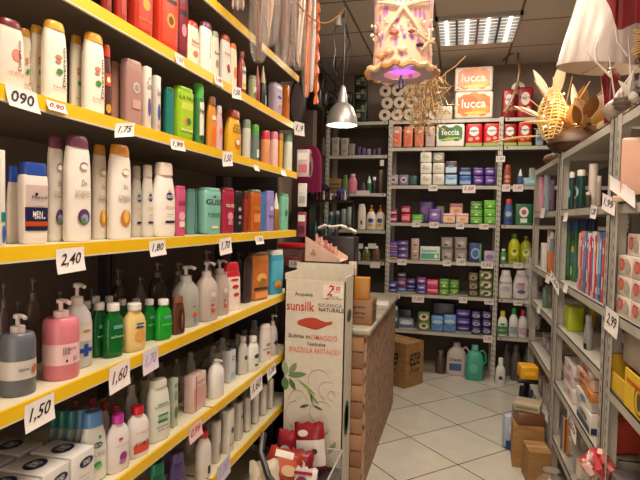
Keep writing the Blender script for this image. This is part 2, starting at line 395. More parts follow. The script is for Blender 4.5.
# ------------------------------------------------------------------ slotted angle-iron shelving
def post(mb,x,y,z1,sx,sy,a=.04,th=.003,slots='y'):
    """L-section post, corner at (x,y); one flange along sx, one along sy, with punched slots"""
    X0,X1=sorted((x,x+sx*a)); Y0,Y1=sorted((y,y+sy*a))
    ty=(y,y+sy*th); tx=(x,x+sx*th)
    mb.box(X0,X1,min(ty),max(ty),0,z1,mmetal); mb.box(min(tx),max(tx),Y0,Y1,0,z1,mmetal)
    z=.05
    cx=(X0+X1)/2; cyy=(Y0+Y1)/2
    while z<z1-.04:
        yy=ty[0]-sy*.0006
        for (dx,hz) in ((-.008,.022),(.010,.012)):
            mb.add([(cx+dx-.0035,yy,z),(cx+dx+.0035,yy,z),(cx+dx+.0035,yy,z+hz),(cx+dx-.0035,yy,z+hz)],[(0,1,2,3)],'black')
        xx=tx[0]-sx*.0006
        mb.add([(xx,cyy-.004,z),(xx,cyy+.004,z),(xx,cyy+.004,z+.022),(xx,cyy-.004,z+.022)],[(0,1,2,3)],'black')
        z+=.045
def slotted_unit(name,label,x0,x1,ys,z1,zlist,axis,group=None):
    pass
# back run: bays A, B, C at Y 4.87..5.22
YB=4.87
def back_bay(x0,x1,zs,z1,label,pl=True,pr=True):
    r=empty('shelving_unit',((x0+x1)/2,YB+.17,0),0,label,'shelving unit','back wall shelving bays'); ox,oy=(x0+x1)/2,YB+.17
    for (use,x,s) in ((pl,x0,1),(pr,x1,-1)):
        if not use: continue
        for (y,sy) in ((YB-.004,1),(YB+.35,-1)):
            m=MB(); post(m,x-ox,y-oy,z1,s,sy); m.build('upright',r)
    for z in zs:
        m=MB(); m.box(x0-ox+.004,x1-ox-.004,YB-oy,YB+.345-oy,z-.004,z,mmetal)
        m.box(x0-ox+.004,x1-ox-.004,YB-oy,YB-oy+.004,z-.034,z,mmetal)
        m.tube([(x0-ox+.03,YB-oy-.002,z-.017),(x0-ox+.03,YB-oy-.0005,z-.017)],.007,'black',8)
        m.tube([(x1-ox-.03,YB-oy-.002,z-.017),(x1-ox-.03,YB-oy-.0005,z-.017)],.007,'black',8)
        m.build('shelf_board',r)
    m=MB(); m.box(x0-ox,x1-ox,YB+.353-oy,YB+.358-oy,.05,z1,'4c423a:c'); m.build('back_panel',r)
    return r
ZK=dict(K1=2.375,K2=2.125,K3=1.775,K4=1.428,K5=1.080,K6=.765,K7=.42)
back_bay(-.645,.375,list(ZK.values()),2.38,'grey slotted metal shelving in the centre of the back wall')
back_bay(.38,1.40,list(ZK.values()),2.38,'grey slotted metal shelving at the right of the back wall',pl=False)
ZA=dict(A1=2.375,A2=2.06,A3=1.70,A4=1.35,A5=1.05,A6=.7)
back_bay(-1.25,-.65,list(ZA.values()),2.38,'grey slotted metal shelving at the left of the back wall',pr=False)
for k,z in ZK.items(): SH[k]=('K',YB,z+.001,.33)
for k,z in ZA.items(): SH[k]=('K',YB,z+.001,.33)
SH['KF']=('K',YB-.02,.001,.3)
# right run at X .55
XR=.55
ZR=dict(R1=1.835,R2=1.525,R3=1.135,R4=.885,R5=.57,R6=.26)
def right_bay(y0,y1,zs,z1,label,first=True):
    ox,oy=XR+.2,(y0+y1)/2
    r=empty('shelving_unit',(ox,oy,0),0,label,'shelving unit','right aisle shelving bays')
    for (y,sy) in ((y0,1),(y1,-1)):
        for (x,sx) in ((XR-.004,1),(XR+.404,-1)):
            m=MB(); post(m,x-ox,y-oy,z1,sx,sy,.045); 
            m.build('upright',r)
    for z in zs:
        m=MB(); m.box(XR-ox,XR+.4-ox,y0-oy+.004,y1-oy-.004,z-.004,z,mmetal)
        m.box(XR-ox,XR-ox+.004,y0-oy+.004,y1-oy-.004,z-.036,z,mmetal)
        m.box(XR-ox,XR+.4-ox,y0-oy+.004,y0-oy+.007,z-.036,z,mmetal)
        m.box(XR-ox,XR+.4-ox,y1-oy-.007,y1-oy-.004,z-.036,z,mmetal)
        m.build('shelf_board',r)
    return r
zr=list(ZR.values())
right_bay(3.16,4.12,zr,1.84,'grey slotted shelving bay at the far end of the right side')
right_bay(2.12,3.12,zr,1.84,'grey slotted shelving bay in the middle of the right side')
right_bay(1.1,2.08,[1.835,1.525,1.135,.855,.45],1.84,'grey slotted shelving bay nearest on the right side')
for k,z in ZR.items(): SH[k]=('R',XR,z+.001,.38)
SH['N4']=('R',XR,.856,.38); SH['N5']=('R',XR,.451,.38)
# ------------------------------------------------------------------ counter
r=empty('shop_counter',(-.66,3.38,0),0,'shop counter clad in rough bark mosaic with a pale stone top','counter')
m=MB(); m.box(-.21,.215,-.665,.66,0,.83,mcork); m.build('cladding',r)
m=MB()
for i in range(9):
    z=.02+i*.09
    m.rbox(.40,.012,.082,.006,'%s:c'%('9c7656','8a6448','a8805c')[i%3],z0=z,cx=.0,cy=-.672)
m.build('end_blocks',r)
m=MB(); m.rbox(.475,1.40,.035,.01,mstone,z0=.832,cx=.0); m.build('countertop',r)
# the counter's near return behind the cardboard stand
# ------------------------------------------------------------------ cardboard stand
r=empty('display_stand',(-.672,2.45+.11,0),0,'tall white cardboard promotion stand with red brush picture and green leaves','display stand')
w=.312;d=.2;h=1.14
m=MB(); W='d4ccbc:c'
m.box(-w/2,w/2,-d/2,-d/2+.006,0,h,W); m.box(-w/2,-w/2+.006,-d/2,d/2,0,h+.03,W); m.box(w/2-.006,w/2,-d/2,d/2,0,h+.02,W)
m.box(-w/2,w/2,d/2-.006,d/2,0,h+.07,W); m.box(-w/2+.007,w/2-.007,-d/2+.007,d/2-.007,h-.1,h-.095,'b8ae9c:c')
def sf(u,v,e): return (u*w/2,-d/2-e,v*h)
def arc(cx,cy,rx,ry,a0,a1,th,col,mb=m,n=14):
    V=[];Fc=[]
    for i in range(n+1):
        a=math.radians(a0+(a1-a0)*i/n)
        q=th*(1-.6*i/n)
        V+= [sf(cx+(rx+q)*math.cos(a),cy+(ry+q*.28)*math.sin(a),.002),sf(cx+(rx-q)*math.cos(a),cy+(ry-q*.28)*math.sin(a),.002)]
    for i in range(n): Fc.append((2*i,2*i+1,2*i+3,2*i+2))
    mb.add(V,Fc,col)
mk=[('t',-.36,.935,.2,.016,'black:c','Acquista'),('t',.42,.935,.03,.022,'redink:c','2'),
 ('t',-.46,.885,.31,.034,'c42820:c','sunsilk'),('t',.52,.895,.26,.012,'8c7c70:c','RICARICA'),('t',.56,.875,.27,.013,'black:c','NATURALE'),
 ('t',-.48,.752,.24,.014,'black:c','Subito in'),('t',.34,.752,.29,.018,'e07c64:c','OMAGGIO'),('t',.1,.722,.2,.013,'black:c',"l'esclusiva"),
 ('t',.02,.692,.56,.018,'e07c64:c','SPAZZOLA ANTI-NODI')]
marks(m,sf,mk)
# brush picture
V=[];n=16
for i in range(n+1):
    t=i/n; x=-.55+1.15*t; yc=.812+.004*math.sin(t*6)-.006*math.sin(t*3.1)+.012*t; q=.024*math.sin(min(1,t*1.6)*math.pi*.5+.25)*(1 if t<.55 else max(.22,1-(t-.55)*2.6))*(1.0)
    V+=[sf(x,yc+q,.0015),sf(x,yc-q,.0015)]
m.add(V,[(2*i,2*i+1,2*i+3,2*i+2) for i in range(n)],'b8402c:c')
V=[(x,y-.0005,z-.004) for x,y,z in V]; m.add([(x,y+.0009,z) for x,y,z in V],[(2*i,2*i+1,2*i+3,2*i+2) for i in range(n)],'6a2c20:c')
def leaf(u,v,L,Wd,ang,col,face=sf):
    ca,sa=math.cos(math.radians(ang)),math.sin(math.radians(ang)); P=[];Fc=[];n=8
    for i in range(n+1):
        t=i/n; q=Wd*math.sin(math.pi*t)**.8
        for s in (1,-1):
            a=L*t; b=s*q; P.append(face(u+(a*ca-b*sa)*2/w/1,v+(a*sa+b*ca)/h,.0016))
    for i in range(n): Fc.append((2*i,2*i+1,2*i+3,2*i+2))
    m.add(P,Fc,col)
for u,v,L,Wd,a,c in [(-.8,.575,.075,.016,60,'7c9468:c'),(-.9,.57,.08,.017,100,'93a880:c'),(-.85,.57,.1,.015,10,'6c8858:c'),(-.8,.56,.07,.013,-60,'4c7040:c'),(-.95,.565,.07,.02,-85,'557a48:c'),(-.2,.52,.1,.008,-50,'8ca050:c'),(-.55,.56,.13,.007,-35,'8ca050:c'),(-.1,.45,.055,.008,200,'3c6030:c'),(0,.45,.06,.007,-20,'4c7040:c'),(.0,.455,.05,.006,100,'5c8040:c'),(.2,.3,.08,.006,40,'94a870:c'),(.55,.24,.08,.012,60,'8ca068:c')]: leaf(u,v,L,Wd,a,c)
for c in [(.2,.56,.35,.05,200,20,.01),(.5,.52,.3,.04,250,60,.01),(.3,.42,.4,.05,240,30,.01),(-.5,.46,.3,.05,180,-40,.01),(-.55,.4,.35,.06,90,330,.008),(.1,.38,.5,.05,200,330,.008),(-.2,.35,.5,.06,170,300,.007),(.62,.5,.12,.02,0,300,.01)]: arc(*c[:4],c[4],c[5],c[6],'a0988c:c')
# side face: dark green leaf and price square
ss=lambda u,v,e:(w/2+e,u*d/2,v*h)
def blob(uc,vc,ru,rv,col):
    P=[ss(uc,vc,.0015)]+[ss(uc+ru*math.cos(i*.4488),vc+rv*math.sin(i*.4488),.0015) for i in range(14)]
    m.add(P,[(0,1+i,1+(i+1)%14) for i in range(14)],col)
blob(-.1,.38,.6,.08,'3c5c3c:c'); blob(-.1,.38,.35,.06,'6c8c64:c'); blob(0,.84,.5,.03,'3c4438:c')
m.build('carton',r)
m=MB(); m.box(.045,.145,-d/2-.006,-d/2-.003,h*.928,h*.985,'e8e0d4:c')
marks(m,lambda u,v,e:(.095+u*.05,-d/2-.006-e,h*.928+v*h*.057),[('t',-.3,.6,.22,.65,'d02838:c','2',0,.3),('t',.3,.65,.28,.5,'d02838:c','€,99',0,.3),('t',0,.12,.4,.1,'black:c','l\'offerta')]); m.build('price_card',r)
# ------------------------------------------------------------------ left shelves: bottles
def T(u,v,w,h,c,s,rot=0,sh=0): return ('t',u,v,w,h,c+':c' if ':' not in c else c,s,rot,sh)
def Rr(u,v,w,h,c): return ('r',u,v,w,h,c)
def E(u,v,w,h,c): return ('e',u,v,w,h,c)
SB='shampoo_bottle';LB='lotion_bottle';SO='soap_bottle'
# L2 : uppermost shelf with things in view
red=lambda a:[Rr(0,.5,.8,.8,a),E(.1,.45,.42,.22,'gold'),E(.1,.45,.25,.13,'brown'),Rr(0,.74,.6,.06,'black'),T(0,.85,.4,.05,'cream','ELIVE')]
B('L2',SB,'slab',164,-24,24,'c8341c','d8401c','orange red shampoo bottle with gold sun emblem and black band, nearest front on top shelf',red('d0401c'))
B('L2',SB,'slab',180,-8,13,'maroon','dred','dark wine red shampoo bottle beside the orange red one with gold sun',[Rr(0,.5,.8,.75,'dred'),E(.1,.45,.45,.2,'pink'),Rr(0,.72,.6,.08,'black')])
B('L2',SB,'slab',140,-24,22,'b42c1c','c83a1c','orange red shampoo bottle with gold swirl, second of the red row',[Rr(0,.5,.75,.8,'c03820'),E(.2,.55,.4,.2,'gold'),T(0,.28,.5,.05,'coral','color')])
B('L2',SB,'slab',120,-30,12,'9c2418','b03020','plain red shampoo bottle second row, left of the gold swirl one',[Rr(.2,.4,.4,.5,'b03420')])
B('L2',SB,'slab',106,-34,10,'7c1c14','942418','dark red shampoo bottle at the left end of the top shelf',[Rr(.2,.4,.4,.5,'902818')])
B('L2',SB,'dome',191,22,15,'cream','c02a20','cream shampoo bottle with red cap on the top shelf',[T(.1,.6,.4,.07,'dorange','Balsam'),T(.1,.5,.45,.05,'dorange','shampoo'),E(.1,.3,.4,.15,'coral')])
B('L2',SB,'dome',205,23,14,'white','plum','tall white shampoo bottle with dark purple cap and vertical lettering on top shelf',[T(.3,.6,.12,.5,'black','Shauma',1)])
B('L2',SB,'dome',214.5,32,8,'e0dcc8','9ca088','slim white bottle with olive grey cap and floral print on top shelf',[E(.2,.35,.5,.2,'tan'),T(0,.6,.5,.06,'black','fiori')])
B('L2',SB,'dome',224.5,36,11,'white','b44428','white bottle with brick red cap and red flower print on top shelf',[E(.2,.4,.4,.14,'red'),E(.4,.33,.3,.1,'dred'),T(0,.7,.5,.05,'tan','mela')])
B('L2',SB,'dome',232.5,44,7.5,'f0dcc0','orange','white bottle with orange cap between red flower bottle and red brown one',[E(.2,.4,.5,.3,'orange')])
B('L2',SB,'neck',241,52,9,'a04038','8c3c34','red brown bottle with a white and yellow label on the top shelf',[Rr(.1,.45,.7,.6,'white'),Rr(.1,.25,.6,.12,'yellow'),T(.1,.6,.5,.08,'black','000')],cat='bottle')
B('L2','hair_spray','tube',252,76,8,'a8b088','8c9468','short green and white patterned can on top shelf',[Rr(0,.5,.7,.3,'white'),E(0,.3,.5,.3,'olive')],frac=.15)
B('L2','perfume_bottle','cone',257,66,5.5,'9c3848','c47068','small pink red bottle with pointed cap on the top shelf')
B('L2','perfume_bottle','cone',262.5,66,7,'2c3430','c8b48c','dark bottle with long gold cap on the top shelf',[Rr(.4,.3,.3,.4,'cream')])
B('L2',SB,'slab',275,84,12,'b4a4b8','9888a4','pale lilac bottle with small dark print at far end of top shelf',[Rr(0,.5,.7,.5,'c8bcd0'),E(0,.6,.5,.1,'purple'),E(.2,.3,.4,.12,'coral')])
X('L2','shampoo_box',286,86,7,'d87828','orange and yellow carton, last one at the far end of the top shelf',[E(0,.6,.6,.25,'red'),E(0,.25,.6,.2,'gold')],ratio=.8)
B('L2',SB,'slab',228,40,8,'6c5040','6a5040','brown bottle standing behind the brick red capped bottle on top shelf',off=.1)
# L3
dv=[T(1.1,.5,.3,.55,'dbrown','Diverson',1),E(.0,.62,.3,.06,'c88c6c'),E(-.1,.56,.24,.05,'c87c5c'),E(.12,.42,.28,.08,'3c8c3c'),T(.2,.2,.4,.03,'tan','latte')]
B('L3',SB,'dome',54,22,25,'f0e8d8','e0a030','white shampoo bottle with orange cap and green leaf, nearest of its row on second shelf',dv)
B('L3',SB,'dome',93,34,22,'f0e8d8','e0a030','white shampoo bottle with orange cap, standing next to the dark red capped bottle',dv)
B('L3',SB,'dome',9,20,30,'f0d8cc','6c1c20','pink white shampoo bottle with dark red cap cut by the left photo edge, second shelf',[E(.45,.55,.35,.2,'d88878'),T(.9,.55,.26,.5,'dbrown','Diverson',1),T(.4,.25,.4,.03,'tan','crema')])
for i,(px,tp,w) in enumerate([(37,26,15),(25,29,13),(76,36,13)]):
    B('L3',SB,'dome',px,tp,w,'dcd0bc','c48c30',['white shampoo bottle with orange cap in the second row, directly behind the nearest one','white shampoo bottle with orange cap furthest back, beside the pink white one','white shampoo bottle with orange cap half hidden, third from the right of its row'][i],dv,off=.05)  # second-row copies get darker white and orange to imitate shade
B('L3',SB,'sham',106,45,10,'54282c','c83c1c','dark brown shampoo bottle with red cap and orange label on second shelf',[Rr(.1,.62,.7,.2,'dorange'),E(.1,.62,.4,.1,'cream'),E(.1,.15,.6,.15,'gold')])
B('L3',SB,'slab',131,61,19,'a88078','b08c80','tall metallic rose shampoo bottle with silver emblem on second shelf',[E(.25,.62,.4,.18,'d0c4c0'),E(.25,.62,.28,.12,'a08c8c'),Rr(.25,.35,.5,.15,'c89c90')],off=.02)
B('L3',SB,'slab',114,62,9,'9c7060','a87c68','metallic rose bottle in second row beside dark bottle with red cap',off=.06)
B('L3',SB,'slab',121,66,7,'7c5c58','8c6c64','darker rose bottle squeezed between two metallic rose ones',off=.09)
X('L3','hair_colour_box',146,67,11,'e4d4c8','white carton with purple oval on second shelf',[E(.1,.35,.6,.3,'604890'),T(0,.7,.6,.1,'dgrey','Color'),E(.1,.82,.4,.06,'lgrey')],ratio=.75)
X('L3','hair_colour_box',156,76,9.5,'d4ccc4','white carton with blue oval on second shelf',[E(.1,.35,.6,.3,'3c5090'),T(0,.7,.6,.1,'dgrey','Color'),Rr(0,.1,.7,.05,'pink')],ratio=.75)
B('L3',SB,'slab',168.5,88,9.5,'1c746c','186058','teal green shampoo bottle on second shelf',off=.03)
B('L3',SB,'slab',182,88,19,'8cb81c','7ca818','lime green shampoo bottle with fruit label on second shelf',[Rr(0,.55,.84,.78,'a4c428'),Rr(0,.68,.7,.14,'c4d44c'),T(0,.84,.6,.05,'2c6020:c','ULTRA'),E(-.2,.38,.3,.14,'coral'),E(.35,.38,.3,.14,'2c7c2c'),T(0,.2,.5,.04,'white','forza')])
B('L3',SB,'tube',198,84,11,'3c7c40','54b048','green bottle with bright green cap and white label on second shelf',[Rr(.2,.55,.75,.72,'d8dcc8'),T(.2,.72,.5,.1,'black','Herba'),Rr(.2,.15,.6,.1,'2c4c30')],frac=.24)
B('L3',SB,'sham',211,97,10,'d0882c','7c5838','amber bottle with brown cap on second shelf',[E(.1,.3,.6,.4,'orange'),Rr(0,.7,.5,.1,'cream')])
B('L3',SB,'sham',218.5,106,7,'d4a8a8','c8b8b4','pale pink bottle between amber and yellow ones, second shelf',[E(.1,.5,.5,.2,'coral')])
B('L3',SB,'sham',232.5,111,16,'dca828','a8482c','golden yellow shampoo bottle with brick red cap and honey print',[E(.2,.3,.5,.3,'b8701c'),E(.1,.35,.3,.15,'cream'),T(.1,.66,.5,.12,'brown','OLIO'),T(.1,.8,.4,.06,'brown','miele')])
B('L3',SB,'tube',246,120,8.5,'ccc8bc','7c8c78','slim white bottle with grey green cap on second shelf',[T(.2,.4,.1,.3,'grey','natura',1)],frac=.22)
B('L3',SB,'tube',254.5,125,8.5,'8ca49c:g','4c9c3c','clear bottle with grass green cap on second shelf',[Rr(.2,.3,.6,.3,'d4dcd0')],frac=.28)
B('L3',SB,'tube',265,131,9.5,'e09468','c83848','coral orange bottle with red cap on second shelf',[T(.1,.5,.16,.5,'cream','frutta',1)],frac=.26)
B('L3',SB,'tube',273.5,132,8.5,'e8c0b4','d87c90','pale pink bottle with pink cap on second shelf',[T(.1,.5,.16,.4,'tan','dolce',1)],frac=.22)
B('L3',SB,'tube',280,134,5,'dca030','b87828','narrow amber yellow bottle between the pink capped and green capped ones',frac=.2)
B('L3',SB,'tube',287.5,134,8.5,'dce0d0','84b08c','white bottle with pale green cap, last at far end of second shelf',[T(.1,.5,.14,.4,'green','erbe',1)],frac=.22)
# L4
men=[Rr(.0,.7,.84,.3,'c8b4b0'),Rr(.0,.36,.92,.34,'navy'),T(.0,.43,.26,.07,'white','MEN'),Rr(.0,.29,.92,.07,'dorange'),T(.3,.68,.4,.04,'dgrey','Head'),E(-.25,.72,.12,.05,'black'),T(.3,.38,.3,.03,'white','active')]
B('L4',SB,'slab',33,163,27,'e8dcd4','24489c','white anti-dandruff shampoo bottle with blue cap and navy label, near end of third shelf',men,frac=.15)
B('L4',SB,'sham',13,166,13,'d8ccc0','24489c','white bottle with blue cap partly hidden behind the navy labelled one',off=.06,frac=.2)
X('L4','shampoo_box',2,150,8,'dcd8d0','white carton with blue splash at the left photo edge, third shelf',[Rr(0,.3,.9,.1,'teal'),E(0,.12,.6,.2,'blue')],ratio=.6)
pl=[T(.4,.62,.14,.05,'grey','Do'),T(.15,.52,.4,.03,'lgrey','crema'),T(.15,.48,.4,.03,'tan','bagno'),E(.3,.26,.5,.17,'5c3464'),E(.4,.24,.3,.1,'8c9cc4'),E(.15,.22,.2,.07,'5c8c3c'),E(.3,.8,.35,.08,'8c5c74'),E(.32,.79,.3,.06,'ece4d8')]
ol=[T(.4,.62,.14,.04,'tan','Do'),T(.15,.5,.4,.03,'lgrey','crema'),T(.15,.46,.4,.03,'tan','argan'),E(.35,.25,.5,.2,'c47c24'),E(.42,.27,.25,.16,'e4b858'),E(.3,.8,.35,.08,'d8a868'),E(.32,.79,.3,.06,'ece4d8')]
B('L4',LB,'dome',77,136,27,'ece4da','6c3850','tall white bath cream bottle with plum cap and berry picture, front of third shelf',pl)
B('L4',LB,'dome',119,145,23,'ece4da','d08c30','tall white bath cream bottle with orange cap and golden label, front of third shelf',ol)
B('L4',LB,'dome',55.5,137,17,'d8d0c4','6c3850','white bath cream bottle with plum cap standing behind the front plum capped one',pl,off=.05)  # rear bath creams: front colours darkened as painted shade
B('L4',LB,'dome',99,145,15,'d8ccbc','c08430','white bath cream bottle with orange cap standing behind the front orange capped one',ol,off=.05)
nr=[E(.3,.65,.4,.13,'2c3464'),T(.3,.65,.25,.04,'white','NEUTRO'),T(.3,.48,.3,.03,'d08c74:c','doccia'),Rr(.35,.24,.5,.035,'navy'),T(.3,.36,.2,.02,'grey','latte'),E(.3,.76,.2,.05,'c8d8b0')]
B('L4',LB,'sham',163,163,23,'efe6dc','e8d4c4','white shower cream bottle with pale cap and navy oval label, third shelf front',nr)
B('L4',LB,'sham',147,165,12,'d8d0c4','d0c4b4','white shower cream bottle just behind the one with navy oval label',nr,off=.04)  # white drops with each row back, shade put into the colour
B('L4',LB,'sham',136,166,11,'c8c0b4','c0b4a8','white shower cream bottle third back in the navy oval row',nr,off=.06)
gl=lambda c,d:[T(0,.74,.62,.1,'black:c','GLISS'),E(0,.86,.2,.04,d),T(0,.46,.5,.05,d,'HAIR'),T(.05,.4,.5,.03,d,'repair'),Rr(.1,.16,.4,.06,'cream')]
B('L4',SB,'slab',179,186,10.5,'c8547c','b84870','rose pink shampoo bottle with round photo label on third shelf',[T(.1,.7,.5,.08,'dred','GLISS'),E(.1,.42,.7,.2,'e8a8b8'),Rr(.1,.25,.6,.12,'cream')])
B('L4',SB,'slab',209,188,19.5,'7cb8a8','74aca0','mint green shampoo bottle with black lettering facing out on third shelf',gl('mint','dgreen'),off=.015)
B('L4',SB,'slab',198,189,8,'6ca098','5c8c84','mint green shampoo bottle behind the lettered mint one',off=.06)  # mint darkened on the rear bottles to stand for shade
B('L4',SB,'slab',189.5,189,9,'64948c','54807c','mint green shampoo bottle beside the rose pink one',off=.06)
B('L4',SB,'slab',225.5,188,14,'9c2440','841c34','crimson shampoo bottle with pink oval on third shelf',[E(.3,.4,.5,.2,'d88ca0'),T(.2,.65,.5,.06,'cream','GLISS'),Rr(.3,.25,.4,.1,'c87c8c')])
B('L4',SB,'slab',237,191,8.5,'1c181c','2c2428','black patterned shampoo bottle on third shelf',[E(0,.6,.4,.1,'lgrey'),E(.2,.4,.4,.1,'lilac'),E(-.1,.25,.3,.08,'grey')])
B('L4',SB,'tube',245,191,7,'8c2c1c','5c2418','brick red bottle on third shelf between black and amber ones')
B('L4',SB,'slab',253.5,190,12,'b0581c','5c6c54','amber brown shampoo bottle with dark green top and label on third shelf',[Rr(.1,.35,.7,.22,'d8884c'),T(.1,.6,.5,.08,'gold','OIL')])
B('L4',SB,'slab',261.5,192,6,'3c74b0','34609c','blue bottle on third shelf')
B('L4',SB,'slab',268.5,191,8.5,'9484c0','8878b8','lilac shampoo bottle on third shelf',[E(.1,.6,.5,.12,'d0c8e4'),T(.1,.4,.5,.06,'dpurple','liss')])
B('L4','hair_spray','cone',275.5,193,7,'8c6030','e8e0d0','brown bottle with tall white pointed nozzle on third shelf')
B('L4',SB,'slab',283,194,8.5,'7cb8a0','5c9c84','mint bottle with dark figure, last at far end of third shelf',[E(.2,.5,.4,.2,'3c6c60')])
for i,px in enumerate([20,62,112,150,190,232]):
    B('L4',SB,'slab',px,190+i*1.5-(14 if i<3 else 0),9,['3a302c','4a2c34','3c3430','40342c','3a3a38','302428'][i],'2c2424',['dark bottle in the back row behind the blue capped bottles','dark plum bottle in the back row behind the plum capped ones','dark bottle in the back row behind orange capped bath creams','dim brown bottle in back row behind the navy oval labels','dim grey bottle in back row behind the mint ones','dim dark bottle in back row behind the crimson one'][i],off=.3)  # back-row colours kept dark to paint the gloom deep in the shelf
# L5
B('L5','soap_dispenser','pumpc',61,298,37,'d87c8c','e8ccc8','pink liquid soap dispenser with pale pump on the fourth shelf',[('b',0,.42,1,.34,'e8c0c4'),T(-.5,.48,.12,.1,'black','|||||'),T(.2,.5,.16,.04,'plum','sapone'),T(.6,.34,.08,.06,'black','||||'),E(-.5,.32,.06,.05,'black')])
B('L5','soap_dispenser','pumpc',18,313,37,'60646c','c8bcb8','blue grey liquid soap dispenser with pale pump, nearest on the fourth shelf',[('b',0,.42,1,.3,'c8c0bc'),T(-.3,.42,.2,.05,'dgrey','sapone'),E(1.2,.42,.2,.14,'b8643c')],off=.02)
B('L5','soap_dispenser','pump',77,282,30,'c8c4c4','d4ccc4','tall white liquid soap bottle with pump and blue cross on fourth shelf',[Rr(.5,.55,.5,.26,'dccfc0'),E(.6,.58,.3,.05,'tan'),Rr(.5,.28,.17,.2,'1c4a9c'),Rr(.5,.28,.5,.065,'1c4a9c')],off=.015)
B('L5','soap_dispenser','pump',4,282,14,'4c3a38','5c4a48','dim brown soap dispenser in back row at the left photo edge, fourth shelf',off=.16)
B('L5','soap_dispenser','pump',33,277,17,'54423e','6a5854','dim brown soap dispenser in back row between grey and pink ones',off=.18)  # both back dispensers carry their shade in the dark brown colour
B('L5',SO,'gel',134,303,23,'dcc07c','dcd8d0','cream yellow liquid soap bottle with white cap among the green ones, fourth shelf',[Rr(.3,.62,.38,.12,'2c4460'),E(.3,.38,.5,.3,'dc9c50'),T(.3,.62,.3,.05,'white','soap')])
gb=[Rr(.3,.65,.5,.08,'5c9c9c'),T(.3,.45,.5,.04,'9cd0a0:c','aloe')]
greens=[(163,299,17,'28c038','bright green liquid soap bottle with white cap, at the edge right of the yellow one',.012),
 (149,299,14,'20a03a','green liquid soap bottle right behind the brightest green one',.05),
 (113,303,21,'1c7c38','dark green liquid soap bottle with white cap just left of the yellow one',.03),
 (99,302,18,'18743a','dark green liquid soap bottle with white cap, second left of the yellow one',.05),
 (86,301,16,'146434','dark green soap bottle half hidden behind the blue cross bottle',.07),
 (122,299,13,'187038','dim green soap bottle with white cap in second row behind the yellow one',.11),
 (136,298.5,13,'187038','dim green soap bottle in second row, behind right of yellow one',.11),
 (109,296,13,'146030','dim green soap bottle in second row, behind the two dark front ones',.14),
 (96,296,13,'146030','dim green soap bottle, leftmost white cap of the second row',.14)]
for px,tp,w,c,l,o in greens: B('L5',SO,'gel',px,tp,w,c+':g','dcd8d4',l,gb,off=o)  # second-row greens are darkened to imitate shade behind the front row
B('L5',SO,'sham',177.5,296,14,'5c3420','7c4c34','brown bottle with dark oval label standing right of green soaps',[E(.5,.42,.55,.75,'3c1c18'),T(.6,.42,.26,.5,'tan','CREMA',1)],off=.012)
B('L5','soap_dispenser','pump',185.5,265,26,'c4c0b8:f','ccc8c4','frosted white soap dispenser with orange floral label beside the brown bottle',[E(.4,.25,.2,.12,'c85c34'),E(.5,.14,.14,.14,'5c8cc8'),E(.3,.45,.1,.04,'olive')],off=.03)
cher=[E(.15,.24,.22,.14,'c05040'),E(.4,.3,.14,.08,'e0a090'),E(-.05,.36,.18,.05,'8c4c40'),E(.2,.6,.3,.12,'d8ccc8'),T(.2,.46,.3,.03,'tan','crema')]
B('L5','soap_dispenser','pump',206,261,22,'d4c4bc:f','c8bcb8','pearly soap dispenser with red cherry print, left of the two cherry ones',cher,off=.015)
B('L5','soap_dispenser','pump',219,259,19,'ccbcb4:f','b8aca8','pearly soap dispenser with red cherry print, right of the two and further away',cher,off=.02)
B('L5',SO,'dome',230,262,19,'ead8d0','c42034','white bottle with bright red top and red cherries on fourth shelf',[Rr(0,.92,.95,.12,'c42034'),E(.2,.6,.4,.1,'c02838'),E(.4,.4,.35,.1,'c83848'),E(0,.78,.5,.06,'c42034')],frac=.18,off=.015)
B('L5',SO,'slab',246,258,9,'3a2c2c','2a2020','dark brown bottle between cherry bottle and orange fruit pack, fourth shelf',off=.05)
B('L5','shower_gel','slab',257,252,19,'c87840:f','5c4430','amber shower gel pouch bottle with fruit picture on fourth shelf',[Rr(0,.55,.9,.5,'b86830'),E(-.1,.5,.6,.2,'d8b050'),E(.2,.42,.4,.14,'c84428'),E(-.2,.38,.3,.1,'5c8c30'),Rr(0,.26,.9,.05,'dbrown'),Rr(0,.12,.8,.14,'e09058')],off=.02)
B('L5','shower_gel','slab',274,250,15,'3c98b8','dcd8d0','sea blue shower gel bottle with white cap, last on fourth shelf',[Rr(0,.6,.85,.5,'54b0c8'),E(.1,.25,.6,.2,'d8a048'),E(-.1,.18,.4,.1,'c85c34')],off=.015,frac=.1)
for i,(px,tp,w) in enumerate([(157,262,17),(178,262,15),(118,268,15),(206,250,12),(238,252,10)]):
    B('L5','soap_dispenser','pump',px,tp,w,['6c5c54:g','6c5c54','54463f:g','8c8078','544640'][i],['7c7068','8c8078','665850','a09890','6c5c54'][i],['clear dim soap dispenser in back row above the green soaps','dim white soap dispenser behind the orange floral one','dim clear soap dispenser at back left above the green soaps','dim white pump in the back row behind the cherry ones','dim brown dispenser behind the red topped bottle'][i],off=.2)  # brownish body and pump colours paint the back row's shade
